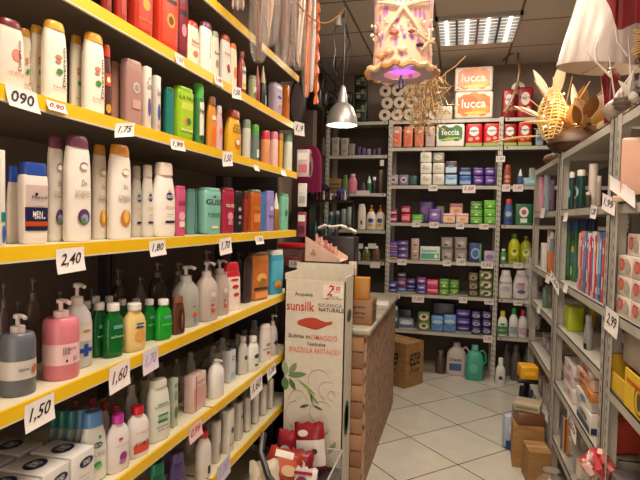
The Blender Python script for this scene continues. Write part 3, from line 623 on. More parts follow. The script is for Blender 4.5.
# L6
wc=lambda a:[E(.1,.72,.5,.1,a),T(.1,.5,.5,.06,'lgrey','pH 5.5'),E(.1,.25,.5,.22,a)]
nb=[E(.25,.76,.62,.2,'1c2448'),T(.25,.76,.2,.08,'white','BIOMED'),T(0,.5,.3,.03,'grey','sapone'),T(0,.4,.3,.03,'lgrey','liquido')]
ns=[E(-.3,.8,.5,.12,'1c2448'),T(-.3,.8,.16,.05,'white','BIOMED'),T(-.3,.5,.2,.03,'lgrey','sapone')]
nt_=[E(0,.5,.75,.4,'1c2448'),T(0,.5,.24,.16,'white','BIOMED')]
for i_,(y_,l_) in enumerate([(1.052,'nearest the viewer but one, full front showing'),(.965,'next to the full front one'),(.878,'third of the row'),(.791,'last of the row by the left photo edge')]):
    if i_==0: pass
    x_=-.905-.0*i_
    o_=boxy('soap_carton',.078,.105,.115,['e0dcd8','d8d4d0','d0ccc8','c8c4c0'][i_],nb,(x_-.035,y_-.0,SH['L6'][2]),math.pi/2-.06,'white soap carton with navy oval print, '+l_,'box',side=ns,topm=None) if False else boxy('soap_carton',.078,.12,.118,['e0dcd8','d8d4d0','d0ccc8','c8c4c0'][i_],nb,(-.925,y_,SH['L6'][2]),math.pi/2,'white soap carton with navy oval print, '+l_,'box','soap cartons with navy ovals',side=ns,top=nt_)  # carton white darkens along the row, painted shade
    PLACED.append((-.925,y_,.062,.041,SH['L6'][2],SH['L6'][2]+.13,False))
for i_ in range(4):
    boxy('soap_carton',.078,.12,.118,'b8b4b0',nb,(-1.06,1.03-.086*i_,SH['L6'][2]),math.pi/2,'white soap carton with navy oval print in the back row, '+['furthest','second furthest','second nearest','nearest'][i_]+' of four','box','soap cartons with navy ovals',side=ns,top=nt_)  # greyed white stands for shade on the rear cartons
    PLACED.append((-1.06,1.03-.086*i_,.062,.041,SH['L6'][2],SH['L6'][2]+.13,False))
B('L6',LB,'sham',157.5,379,24,'dcdcd0','ccc8b8','white intimate soap bottle with green square label on the fifth shelf',[Rr(.2,.42,.48,.15,'2c8c54'),T(.2,.42,.35,.07,'white','cussy'),T(.2,.64,.5,.03,'54a074:c','intimo'),Rr(.2,.68,.5,.02,'54a074'),T(.2,.28,.4,.03,'dgrey','delicato'),T(.2,.22,.35,.025,'dgrey','200 ml')],off=.012,frac=.1)
B('L6',LB,'neck',137,406,24,'e8e0dc','c01c30','white bottle with red cap and red fruit label on the fifth shelf',[Rr(.2,.2,.72,.2,'d04c3c'),T(.2,.32,.4,.05,'dred','rosa'),E(.5,.3,.16,.08,'c03030'),T(.15,.58,.4,.03,'d88c84:c','crema')],t=.5)
B('L6',LB,'neck',117.5,414,24,'e4dcdc','b83498','white bottle with magenta cap and purple flower label on the fifth shelf',[E(.35,.3,.34,.2,'8c3c7c'),E(.15,.2,.3,.1,'b06c9c'),E(-.2,.68,.2,.06,'b02c5c'),T(.1,.55,.4,.03,'lgrey','crema')],t=.5)
B('L6',LB,'sham',93,411,27,'e0e4dc','5c8cc4','white deodorant wash bottle with blue cap and green leaves on fifth shelf',[E(.2,.66,.4,.1,'1c2c5c'),T(.2,.66,.25,.04,'white','NEUTRO'),T(.1,.5,.4,.06,'lgrey','PURE'),E(0,.32,.3,.1,'3c9c54'),E(.25,.28,.25,.07,'7cc07c'),E(.5,.8,.14,.06,'3c9c54')],frac=.2)
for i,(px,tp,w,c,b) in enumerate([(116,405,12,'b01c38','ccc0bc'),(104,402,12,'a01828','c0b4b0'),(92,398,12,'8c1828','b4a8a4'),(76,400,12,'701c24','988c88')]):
    B('L6',LB,'neck',px,tp,w,b,c,'white bottle with red cap in the back row, '+['rightmost of four','third from left','second from left','leftmost of four'][i],off=.09+.02*i,t=.6)  # whites and reds darken bottle by bottle, shade painted into them
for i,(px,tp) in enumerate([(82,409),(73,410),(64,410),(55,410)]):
    B('L6',LB,'sham',px,tp,15,['8c9490','84908c','7c8884','707c78'][i],['5480a0','3c7480','2c7468','28685c'][i],'white bottle with teal blue cap behind the navy printed cartons, '+['nearest the front blue cap','second','third','furthest left'][i],off=.07+.03*i,frac=.25)  # white bodies painted grey and caps darkened for back-row shade
B('L6',LB,'neck',131,384,14,'a8a49c','a09c90','pale grey bottle in second row above the red capped bottle',off=.1,t=.6)
B('L6',LB,'neck',144,380,14,'8c887c','8c887c','dim greenish white bottle behind the green square label bottle',off=.14,t=.6)  # dull colour holds the painted shade of the second row
X('L6','wash_box',172.5,378,11,'b8c0b0','carton with green leaf pattern beside the green square label bottle',[E(.1,.3,.7,.25,'4c7c4c'),E(-.1,.65,.6,.2,'7c9c78'),T(0,.86,.6,.06,'dgrey','SAPONE')],ratio=.8,off=.03)
X('L6','wash_box',195,373,22,'d8bcb4','pink and white carton pair, front one on the fifth shelf',[Rr(0,.4,.96,.5,'d09c98'),Rr(-.6,.5,.05,.98,'8c3c3c'),T(.2,.78,.4,.05,'redink','ROSA')],ratio=.4,off=.03)
X('L6','wash_box',184,375,9,'c4aca4','pink and white carton standing behind the front pink one',[Rr(0,.4,.9,.5,'bc8c88')],ratio=.8,off=.12)
B('L6',LB,'pump',215.5,359,16,'e8e4e0','e0dcd8','plain white pump bottle standing before the blue logo cartons on fifth shelf',[T(.3,.5,.1,.3,'lblue','derma',1)],off=.012,frac=.12)
X('L6','wash_box',228.5,350,14,'d0d0d4','white carton with blue round logo on the fifth shelf',[E(.1,.75,.5,.16,'2c5494'),E(.1,.75,.3,.09,'white'),Rr(0,.2,.7,.2,'lblue')],ratio=.7,off=.05,topm=[E(0,.5,.5,.5,'blue')])
X('L6','wash_box',216,352,10,'b8b8bc','white carton with blue round logo, behind the plain white pump bottle',[E(.1,.7,.5,.16,'2c5494')],ratio=.7,off=.14)
B('L6',LB,'neck',252.5,336,12,'e0ded8','d8d4cc','white lotion bottle with navy oval label, fourth from far end of fifth shelf',[E(.3,.5,.5,.14,'1c2c5c'),E(.2,.2,.4,.08,'2c6c6c')],off=.012,t=.6)
B('L6',LB,'neck',242.5,336,10,'ccc8c0','c4bcb0','white lotion bottle left of the navy oval one on fifth shelf',[E(.3,.5,.4,.14,'3c4464')],off=.04,t=.6)
B('L6',LB,'dome',264.5,324,12,'e0d8d0','dcd4cc','white bottle with small red heart and leaf print on fifth shelf',[E(.3,.5,.5,.1,'7c9484'),E(.2,.25,.3,.1,'c03c3c'),Rr(0,.38,.8,.02,'dgrey')],off=.02)
B('L6',LB,'pump',272,314,10,'ccc4c0','c0b8b4','white pump bottle with navy cross, last at far end of fifth shelf',[Rr(.2,.42,.16,.2,'1c3064'),Rr(.2,.42,.5,.07,'1c3064')],off=.02)
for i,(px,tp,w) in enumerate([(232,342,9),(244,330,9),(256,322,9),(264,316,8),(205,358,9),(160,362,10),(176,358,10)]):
    B('L6',LB,'neck',px,tp,w,['7c7470','8c8480','9c948c','8c8480','746c64','5c544c','645c54'][i],['8c8480','948c88','948c84','8c8480','7c746c','665c54','665c54'][i],'dim white bottle in the back row '+['above the blue logo carton','above the left navy oval bottle','above the heart print bottle','left of the navy cross pump bottle','above the pink cartons','behind the green square label bottle','above the leaf pattern carton'][i],off=.2,t=.6)  # white bottles given grey-brown colours in place of real shade
# L7
B('L7',LB,'neck',203,430,16,'d8d0c8','b03038','white bottle with red top and dark strip label on the sixth shelf',[Rr(.3,.4,.3,.5,'dcd4d0'),Rr(.3,.2,.2,.2,'navy')],off=.012,t=.7)
B('L7',SO,'sham',176,452,18,'4c3c6c','58487c','dark violet bottle on the sixth shelf',[E(.2,.5,.4,.2,'7c6c9c')],off=.012)
B('L7',SO,'sham',156,462,20,'145c44','1c7858','deep green bottle at the near end of the sixth shelf',[E(.2,.5,.5,.3,'2c9c74')],off=.012)
X('L7','tissue_box',216,421,10,'d4ccc0','narrow white carton right of the red topped bottle on sixth shelf',[Rr(.4,.3,.2,.3,'navy')],ratio=.7,off=.03)
X('L7','soap_carton',228,409,12,'dcd8cc','white carton with blue oval print on the sixth shelf',[E(.3,.5,.5,.14,'2c4c84'),T(0,.2,.5,.05,'grey','latte')],ratio=.6,off=.02)
X('L7','soap_carton',238,402,10,'ccc8c0','white carton with small navy circle, right of the blue oval one',[E(.3,.6,.4,.1,'2c4070')],ratio=.7,off=.03)
for i,(px,tp,w,c) in enumerate([(247,396,9,'d0ccc4'),(255,390,9,'d8d4cc'),(263,384,9,'ccc8c0'),(270,378,8,'d4d0c4')]):
    X('L7','wrapped_pack',px,tp,w,c,'pale wrapped cotton pack standing on the sixth shelf, '+ords(4,('nearest','furthest'))[i].replace('from left','nearest'),[E(.2,.5,.5,.15,'a8acb0')],ratio=.9,off=.025,bev=.012,cat='pack')
B('L7',SO,'sham',130,472,16,'143c30','1c5c44','dim dark green bottle in back row of sixth shelf',off=.1)  # green darkened to paint back-row shade

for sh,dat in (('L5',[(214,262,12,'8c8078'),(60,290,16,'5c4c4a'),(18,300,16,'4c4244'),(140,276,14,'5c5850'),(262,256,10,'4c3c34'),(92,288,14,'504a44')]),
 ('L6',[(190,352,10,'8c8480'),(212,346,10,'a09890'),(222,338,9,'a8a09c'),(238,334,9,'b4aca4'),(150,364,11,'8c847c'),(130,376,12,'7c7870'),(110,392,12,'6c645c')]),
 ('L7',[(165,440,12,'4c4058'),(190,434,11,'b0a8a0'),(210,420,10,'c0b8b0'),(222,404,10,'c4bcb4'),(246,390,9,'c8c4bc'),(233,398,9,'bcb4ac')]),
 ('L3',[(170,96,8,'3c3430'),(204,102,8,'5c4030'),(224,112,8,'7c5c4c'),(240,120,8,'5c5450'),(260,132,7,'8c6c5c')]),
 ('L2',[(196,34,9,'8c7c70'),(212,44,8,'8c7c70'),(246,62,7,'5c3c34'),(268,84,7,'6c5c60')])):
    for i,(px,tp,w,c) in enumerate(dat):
        B(sh,LB,['pump','neck','sham','neck','neck'][('L5','L6','L7','L3','L2').index(sh)],px,tp,w,c,c,'dim bottle at the back of the '+{'L5':'fourth','L6':'fifth','L7':'sixth','L3':'second','L2':'top'}[sh]+' left shelf, '+['first','second','third','fourth','fifth','sixth','seventh','eighth'][i]+' of those in shade',off=.17,t=.6)  # shade of these bottles is painted into body and cap colour
# ------------------------------------------------------------------ back shelves
PK='wrapped_pack'
def rowp(sh,name,pxs,top,w,col,label,mk=(),words=None,**k):
    ws=words or ords(len(pxs))
    for i,px in enumerate(pxs):
        c=col[i] if isinstance(col,(list,tuple)) else col
        tp=top[i] if isinstance(top,(list,tuple)) else top
        X(sh,name,px,tp,w,c,label.replace('{p}',ws[i]),mk,**k)
# bay A / top: dark green packs
dgp=[E(0,.6,.7,.4,'1c2c1c'),E(-.3,.3,.35,.25,'8c9470'),E(.4,.7,.3,.2,'7c8c5c'),T(0,.55,.5,.12,'b0b890','verde')]
for i,(px,tps,w) in enumerate([(331,(104,),13),(347,(104,93),13),(361,(102,88,76),14)]):
    stack('A1','toilet_roll_pack',px,tps,w,'18241a','dark green printed roll pack on the rear shelf top, {p} of the '+['single left','low middle','tall right'][i]+' pile',dgp,ratio=.8,cat='toilet roll pack')
# toilet rolls seen end on, piled three high
k=0
for row in range(3):
    for col_ in range(5 if row==0 else 4):
        x=-.735+col_*.115+(.0 if row!=1 else .02); z=2.376+.0575+row*.113
        if x-.05<-.65<x+.05: pass
        r=bottle('toilet_roll','roll',.112,.1,'c8bcac','white',None,(x+.045,YB+.13,z),0,'white toilet roll seen end on, '+['first','second','third','fourth','fifth'][col_]+' from left in the '+['bottom','middle','top'][row]+' row of the pile','toilet roll','toilet rolls piled on the back shelf')
        r.rotation_euler=(math.pi/2,0,0)
X('K1','tissue_box',444,107,16,'b8ac98','long pale carton lying on the back shelf top left of the orange packs',[T(0,.5,.5,.25,'tan','carta')],ratio=.5)
om=[Rr(0,.5,.84,.6,'cc6820'),E(-.45,.5,.4,.84,'cc6820'),E(.45,.5,.4,.84,'c86420'),E(0,.55,.5,.86,'d07024'),E(-.3,.62,.5,.5,'b85418'),E(.35,.35,.45,.4,'e08c2c'),T(0,.55,.42,.26,'white','lucca'),E(.1,.2,.6,.12,'e8b050')]
z=None
stack('K1','kitchen_roll_pack',473,(94,69.5),38,'d8ccbc','{p} pack of paper rolls with orange print on the back shelf top',om,ratio=.6,bev=.02,cat='paper roll pack')
rg=[E(.0,.64,.6,.4,'e0d8d0'),T(.0,.66,.5,.1,'navy','Regina'),E(-.4,.3,.3,.16,'e08880'),E(.4,.34,.25,.14,'e8a090'),Rr(0,.07,.98,.13,'8ca848')]
for i,(px,tp,w) in enumerate([(508,90,14),(524,88,17)]):
    X('K1','kitchen_roll_pack',px,tp,w,'a01c24','red paper roll pack on the back shelf top beneath the branch, '+['left','right'][i]+' one',rg[:4],ratio=.8,bev=.02,cat='paper roll pack',off=.13)
r=bottle('toilet_roll','roll',.115,.1,'e0d8cc','white',None,(.50,YB+.26,2.376+.29),0,'single white toilet roll lying on top of the red packs behind the branch','toilet roll'); r.rotation_euler=(math.pi/2,0,0)
# K2
for i,px in enumerate([397,408,419,430]):
    X('K2',PK,px,127,10,['c08878','c87c5c','b8705c','b89c94'][i],'salmon pink roll pack under the straw tangle, '+ords(4)[i],[Rr(0,.4,.7,.5,['d0684c','c85c3c','c86040','a8908c'][i]),E(0,.75,.5,.14,'dcc4b8')],ratio=1,bev=.012,cat='paper roll pack')
X('K2','kitchen_roll_pack',450,122.5,28,'e0dcd4','white roll pack with deep green print below the orange packs',[Rr(0,.58,.84,.5,'205c28'),E(-.45,.58,.42,.7,'205c28'),E(.45,.58,.42,.7,'246428'),E(-.5,.5,.3,.5,'184820'),E(.5,.6,.35,.5,'2c7030'),T(0,.62,.42,.2,'white','foccia'),E(.2,.36,.6,.08,'8cb83c'),E(-.3,.3,.5,.07,'8cb83c')],ratio=.6,bev=.015,cat='paper roll pack')
rowp('K2','kitchen_roll_pack',[473.5,491],[121.5,121],17,'c01c24','red paper roll pack with white circle beside the green pack, {p} one',rg,ratio=.8,bev=.02,cat='paper roll pack')
rowp('K2','kitchen_roll_pack',[509,524],[124,122],[12,16][1]-1,['8c1c1c','b81c22'],'red paper roll pack on the right back bay, {p} one',rg,ratio=.8,bev=.02,cat='paper roll pack')
X('K2','coffee_tin',539,130,8,'8c98a0','blue grey pack at the right of the red roll packs',[Rr(0,.5,.8,.4,'4c6c8c')],ratio=1,cat='pack')
# K3
tin=[E(0,.5,.7,.6,'c0b4b4'),E(0,.5,.4,.3,'5c3c6c')]
rowp('K3',PK,[394,404],[175,175],10,['8c8494','7c6c8c'],'small round lidded tub on the upper middle back shelf, {p} one',tin,ratio=1,bev=.008,cat='tub')
X('K3',PK,413,176,9,'24484c','small teal pack left of the white soap stacks',ratio=1,bev=.008,cat='pack')
wp=[E(0,.5,.7,.5,'c8c8b8'),Rr(0,.5,.5,.12,'a8a898'),E(-.3,.7,.2,.2,'b0b49c')]
stack('K3',PK,426,(174.5,163.5,152),12,'dcd8cc','white wrapped bar pack, {p} of the left stack on upper middle back shelf',wp,ratio=1.1)
stack('K3',PK,438.5,(174.5,163.5,153),12,'d4d0c4','pale wrapped bar pack, {p} of the stack right of the left one',wp,ratio=1.1,cols=['d4d0c4','d0ccc0','8c8078'])
stack('K3',PK,451,(175,161.5),12,'8cb0cc','{p} wrapped pack of the blue and dark brown pair',[Rr(0,.35,.9,.4,'b8d0e0'),E(0,.6,.5,.2,'5c88b4')],ratio=.9,cols=['7ca4cc','4c3c3c'])
stack('K3',PK,465,(176,168),12,'24407c','{p} blue pack beside the purple foursome',[Rr(0,.3,.9,.35,'7c9cc8')],ratio=.9,cols=['2c5494','1c2c5c'])
pp=[E(0,.5,.8,.4,'7c5ca8'),E(0,.55,.5,.14,'c8b8dc')]
for i,px in enumerate([478,489.5]):
    stack('K3',PK,px,(176.5,168),11,'44247c','purple wrapped pack, {p} '+['left','right'][i]+' of four by the shelf post',pp,ratio=.9)
B('K3','detergent_bottle','sham',507,165,8,'8c4030','b04030','red brown bottle beside the shelf post, right back bay',[E(0,.5,.7,.2,'c88c7c'),E(0,.25,.6,.15,'c8a080')])
B('K3','detergent_bottle','cone',520,169,6,'4c6484','d8d8d8','small blue bottle with white nozzle on right back bay')
X('K3',PK,529,178,14,'7ca8b4','low light blue pack on the right back bay',[Rr(0,.5,.7,.3,'a0c8d0')],ratio=.7,cat='pack')
X('K3','soap_carton',531,168,6,'a8aca8','grey carton standing behind the light blue pack',ratio=1,off=.14)
# K4
stack('K4',PK,393.5,(215,209,),9,'8c1c54','magenta tub, {p} one at left end of the middle back shelf',[Rr(0,.4,.8,.35,'d8a0b0')],ratio=1,bev=.008,cat='tub',cols=['8c1c54','6c1840'])
stack('K4',PK,406,(214,206),10,'c02c5c','pink pack, {p} of the pair on the middle back shelf',[Rr(0,.5,.8,.4,'e08c98')],ratio=.9,cols=['c83c5c','8c1c4c'])
X('K4',PK,417.5,214.5,12,'4c9c2c','small bright green pack alone on the middle back shelf',[E(0,.6,.7,.4,'7cc440'),Rr(0,.2,.8,.15,'dcdcd0')],ratio=.8,bev=.01,cat='pack')
X('K4',PK,434.5,209,13,'684894','purple pack of pads below the leaning purple bag',[E(0,.5,.8,.5,'8468b0'),E(0,.6,.4,.2,'d8cce4')],ratio=.7,bev=.012,cat='pack')
o=X('K4',PK,426,201,15,'5c3c88','leaning purple bag of pads behind the green and purple packs',[E(0,.6,.7,.4,'7c5ca8')],ratio=.5,bev=.02,cat='pack',off=.12)
X('K4',PK,440,206,8,'9c948c','grey wrapped pack behind the purple pads',ratio=.7,bev=.012,cat='pack',off=.14)
lp=[Rr(0,.45,.86,.5,'e8c49c'),E(.1,.4,.5,.3,'e09454'),T(0,.8,.6,.12,'mag','Lines')]
for i,px in enumerate([449,462]): 
    X('K4',PK,px,213.5,12.5,'dcb8bc','pink and white pad pack with orange picture, lower '+['left','right'][i],lp,ratio=.8,bev=.008,cat='pack')
X('K4',PK,456,203.5,13,'dc94a0','pink and white pad pack with orange picture, on top of the lower two',lp,ratio=.7,bev=.008,cat='pack',z=SH['K4'][2]+.068,off=.02)
gp=[E(0,.6,.8,.3,'7cc040'),Rr(0,.2,.85,.2,'58a028'),E(0,.3,.3,.2,'dce4c0')]
stack('K4',PK,476,(217,209.5,201.5),12.5,'4c9424','green pad pack, {p} of the left green stack on the middle back shelf',gp,ratio=.9,cols=['5ca028','54982c','2c6020'],bev=.008)
stack('K4',PK,489.5,(217,209,200.5),12.5,'5cac28','bright green pad pack, {p} of the right green stack by the post',gp,ratio=.9,bev=.008)
B('K4','detergent_bottle','sham',508,199,9,'3c5c94','c03c34','blue bottle with red cap on the right back bay, middle shelf',[E(0,.5,.7,.25,'a8b4cc'),Rr(0,.2,.7,.2,'24407c')],frac=.18)
def circ(sh,px,tp,w,l):
    X(sh,PK,px,tp,w,'1c6034',l,[E(0,.6,.55,.5,'dce0d8'),E(0,.6,.3,.25,'c04c54'),Rr(0,.2,.4,.2,'dce0d8'),Rr(0,.05,.9,.08,'2c8048')],ratio=.5,bev=.01,cat='pack')
circ('K4',523,204,18,'dark green sponge pack with white and red round logo, right back bay')
# K5
stack('K5',PK,393.5,(252,247,241.5),10,'44288c','purple and yellow tray pack, {p} at left end of the lower middle back shelf',[Rr(0,.6,.9,.4,'7454ac'),Rr(0,.15,.9,.2,'c8a040')],ratio=.9,bev=.006)
stack('K5',PK,403.5,(252,246,240.5),11,'4c3470','violet tray pack, {p} in the stack beside the purple and yellow ones',[Rr(0,.5,.9,.3,'806cac'),E(0,.6,.4,.3,'c8bcd8')],ratio=.9,bev=.006)
X('K5','wash_box',415,238.5,8,'b89c90','upright pinkish tan carton on the lower middle back shelf',[E(0,.7,.6,.1,'8c5c54'),E(0,.4,.6,.1,'dcc8bc'),E(0,.2,.6,.08,'8c5c54')],ratio=.8)
X('K5','wash_box',430,246.5,20,'d0dcd4','long white carton with mint green band on the lower middle back shelf',[Rr(0,.3,.9,.4,'3ca088'),T(-.1,.72,.5,.18,'teal','Sensitive'),E(.6,.3,.2,.3,'dcd8c8')],ratio=.4)
for i,(px,tp,c) in enumerate([(447,(248,237),'5c5450'),(460.5,(249,237),'70645c')]):
    stack('K5','gift_box',px,tp,12.5,c,'dark framed gift carton, {p} '+['left','right'][i]+' of the four with glassy fronts',[Rr(0,.5,.8,.8,'8c8078'),E(.1,.5,.5,.4,'b0a49c'),E(-.2,.3,.3,.2,'3c3430')],ratio=.8,bev=.002,cat='box')
X('K5','wash_box',475,243,13,'1c3c74','blue carton with round white swirl on lower middle back shelf',[E(0,.45,.75,.6,'8ca8c8'),E(0,.45,.5,.4,'2c5c9c'),Rr(.75,.5,.12,.9,'5c9c3c')],ratio=.7,bev=.003)
X('K5',PK,489,251,11,'b0a4c0','pale lilac pack by the post on the lower middle back shelf',[E(0,.5,.7,.4,'7c68a0')],ratio=.8,bev=.006,cat='pack')
B('K5','detergent_bottle','gel',503,249,6.5,'3c8c4c','dce0dc','small green bottle with white cap, right back bay',[E(0,.4,.6,.3,'dce0c8')],off=.02)
dish=[E(0,.45,.6,.3,'e8dc5c'),E(0,.5,.35,.15,'3c7c2c'),Rr(0,.15,.5,.1,'58882c')]
B('K5','dish_soap','neck',513.5,234,12,'b0b41c','3c6c2c','yellow green dish soap bottle, left of two on the right back bay',dish,off=.02)
B('K5','dish_soap','neck',525,236,11.5,'94981c','5c5420','darker yellow green dish soap bottle, right of two on the right back bay',dish,off=.02)
# K6
def S6(px,tops,w,col,lab,mk,**k): stack('K6',PK,px,tops,w,col,lab+', {p} one in its stack' if len(tops)>1 else lab,mk,ratio=.9,bev=.01,**k)
bw=[E(0,.5,.8,.4,'8c94c8'),E(.1,.5,.4,.2,'d0d0e4')]
S6(393,(288,281),10,'2c2c6c','dark blue wrapped pack left on the fifth back shelf',bw)
S6(402,(287,277,272),10,'2c6cb0','blue and magenta wrapped pack on the fifth back shelf',bw,cols=['3c7cc0','8c245c','4c3c44'])
S6(411,(290,284,278),11,'3c3478','violet blue wrapped pack in the middle of fifth back shelf',bw)
S6(421.5,(290,284,277),10,'4c3c84','lilac striped wrapped pack on the fifth back shelf',bw,cols=['4c3c84','5c4490','6c2c6c'])
S6(432.5,(288,279.5),12,'d03c6c','hot pink wrapped pack on the fifth back shelf',[Rr(0,.7,.8,.3,'e88ca4'),Rr(0,.2,.8,.2,'8c1c44')])
S6(444,(288,278.5),10,'4c7c28','leaf green wrapped pack, left green stack of fifth back shelf',gp)
S6(454,(288,279.5),10,'588c2c','leaf green wrapped pack, right green stack of fifth back shelf',gp)
S6(473,(290,282,272.5),10,'4c3c28','brown tin with pale lid on the fifth back shelf',[E(0,.5,.8,.6,'8c8460'),E(0,.5,.4,.3,'3c3020')])
S6(485.5,(289,280,270),14,'5c6c40','green cream tin with dark crest on the fifth back shelf',[E(0,.5,.8,.7,'ccc8a8'),E(0,.55,.4,.4,'4c1c28'),E(-.4,.3,.3,.3,'2c6030')])
lab=[E(0,.5,.7,.22,'a8a0b4'),E(.1,.3,.6,.16,'6c4c84'),Rr(0,.62,.5,.08,'c04c64')]
B('K6','bleach_bottle','sham',505,270,14,'d0ccc8','dcdcd8','large white bottle with grey label, left of two on the right back bay',[E(0,.4,.7,.25,'a8acb8'),T(0,.66,.6,.07,'navy','BIANCO')],t=.6)
B('K6','bleach_bottle','sham',520,270,15,'ccc8cc','dcdcd8','large white bottle with purple label, right of two on the right back bay',lab,t=.6)
# K7
B('K7','detergent_bottle','sham',394,306,10,'3c5c50','b8c0bc','green and white bottle half hidden behind the counter corner',[E(0,.5,.7,.3,'a8b8b0')])
X('K7',PK,406.5,318,16,'8c98b0','white and blue wrapped pack on the sixth back shelf',[E(0,.6,.8,.5,'dcdce0'),Rr(0,.25,.9,.25,'44648c')],ratio=.7,bev=.01,cat='pack')
X('K7',PK,405,309,14,'2c2c38','dark pack standing behind the white and blue one on sixth back shelf',ratio=.5,bev=.01,cat='pack',off=.15)
stack('K7','coffee_tin',424,(321,311.5),12,'587838','green and cream pack with dark crest, {p} of pair on the sixth back shelf',[E(0,.5,.8,.7,'d0ccb0'),E(0,.55,.4,.4,'5c2028')],ratio=.9,bev=.004)
bl=[E(0,.6,.8,.3,'a8c4e0'),E(0,.3,.6,.25,'3c6cb0'),T(0,.5,.6,.1,'dblue','aria')]
rowp('K7',PK,[437,449.5],[315.5,314.5],12.5,'5c8cc4','light blue wrapped roll pack on the sixth back shelf, {p} one',bl,ratio=.8,bev=.015,cat='pack')
X('K7',PK,443,302,22,'141828','black wrapped pack lying behind the light blue packs',ratio=.4,bev=.01,cat='pack',off=.14)
pn=[E(0,.5,.85,.4,'7464b4'),E(0,.5,.5,.16,'c8c0e4')]
stack('K7',PK,463,(325,317,308.5),15,'30207c','wide deep violet pack, {p} of its stack on the sixth back shelf',pn,ratio=.7)
for i,px in enumerate([476,486.5]):
    stack('K7',PK,px,(327,319,311),10,'1c1c5c','small navy and silver pack, {p} of the '+['left','right'][i]+' stack by the post',[E(0,.5,.8,.5,'9c9cb0'),E(0,.5,.4,.2,'3c3c78')],ratio=.9)
B('K7','toilet_cleaner','neck',502,311,10,'dce0d4','d8b82c','white bottle with yellow cap and green label on the sixth back shelf',[Rr(0,.3,.9,.4,'2c8040'),E(0,.6,.5,.12,'2c8040'),T(0,.3,.6,.07,'white','WC')],frac=.2)
B('K7','toilet_cleaner','neck',513,308,9,'d8dcd8','2c9c44','white bottle with green cap on the sixth back shelf',[Rr(0,.3,.8,.3,'8c9cb0')],frac=.2)
B('K7','toilet_cleaner','neck',522,310,9,'dcd8d8','b83440','white bottle with red cap on the sixth back shelf',[Rr(0,.3,.8,.3,'c0a0a8')],frac=.2)
# bay A
for i,(px,tps) in enumerate([(327,(147,138)),(336,(147,138)),(345,(147,138.5))]):
    stack('A2','soap_carton',px,tps,8.5,'a8a098','small pale carton, {p} of the '+['left','middle','right'][i]+' pile under the hanging lamp',[Rr(0,.5,.6,.4,'8c847c')],ratio=1,bev=.002,cat='box')
stack('A2','soap_carton',352,(150,144),7,'8c847c','small grey carton, {p} beside the pale piles on upper left back shelf',(),ratio=1,bev=.002,cat='box')
rowp('A2','cream_jar',[359,364,369,374,379],[147,148,149,149,148],4.2,['4c3c6c','5c4c84','8c8494','44306c','5c3c5c'],'tiny dark violet jar in a row on upper left back shelf, {p}',ratio=1,bev=.005,cat='jar')
def shelfthing(): pass
X('A3','wicker_basket',335,179,16,'8c6c44','small tan basket of goods on the left back shelf, left of the pink bottle',[Rr(0,.3,.9,.1,'5c4430'),Rr(0,.6,.9,.1,'5c4430')],ratio=.8,bev=.006,cat='basket')
B('A3','soap_bottle','gel',352.5,174,9,'d0788c','d8a0ac','pink bottle on the left back shelf',t=.7)
B('A3','soap_bottle','sham',345,175,6,'5c7c34','4c6c30','olive green bottle left of the pink one on left back shelf')
B('A3','soap_bottle','sham',363,183,5,'5c3c4c','5c3c4c','small plum bottle right of the pink one')
B('A3','soap_bottle','cone',369,176,6,'2c7448','d0d4d0','green spray bottle on the left back shelf')
B('A3','soap_bottle','tube',374,177,4,'2c2c2c','d8d8d4','black bottle with white cap on the left back shelf')
B('A3','hair_spray','tube',380,170,6,'4c3c30','5c4c3c','tall dark brown can at the right of the left back shelf')
ob=[E(0,.5,.6,.25,'2c4c84'),E(0,.25,.5,.16,'d8943c')]
B('A4',LB,'pump',371,205,9.5,'e0d8cc','e08c30','white lotion bottle with orange pump, left of two on left back shelf',ob)
B('A4',LB,'pump',380,205,9,'dcccbc','d88434','white lotion bottle with orange pump, right of two beside the post',ob)
B('A4',LB,'dome',361.5,204,8,'dcd4c8','d0c8bc','plain white bottle with small dark figure left of the orange pump ones',[E(0,.3,.3,.2,'8c4c4c')])
B('A4',LB,'tube',350,207,7,'9cb0a4','a8b8ac','pale green bottle on left back shelf')
B('A4',LB,'tube',343.5,209,6,'7c9088','8c9c94','smaller pale green bottle next to the other pale green one')
for i,(px,tp,c) in enumerate([(325,210,'2c4c4c'),(331,212,'1c5c5c'),(337,211,'3c3c44')]):
    B('A4',LB,'tube',px,tp,5.5,c,'8c9494','small dim teal bottle at left of the pale green bottles, '+ords(3)[i])
for i,(px,tp,w,c,cp) in enumerate([(366,247,8,'8c8c54:g','dcd8c8'),(376,246,8,'8c6c5c:g','dcd4cc'),(357,249,7,'a49c94','c8c0b8'),(348,243,6,'8c8890','b8b4b8'),(341,243,6,'8c8484','b0a8a8')]):
    B('A5',SO,'neck',px,tp,w,c,cp,['olive clear bottle with pale cap on the low left back shelf','brownish clear bottle with pale cap on the low left back shelf','beige bottle on the low left back shelf','grey bottle on the low left back shelf','dim grey bottle behind the triangular tray'][i])
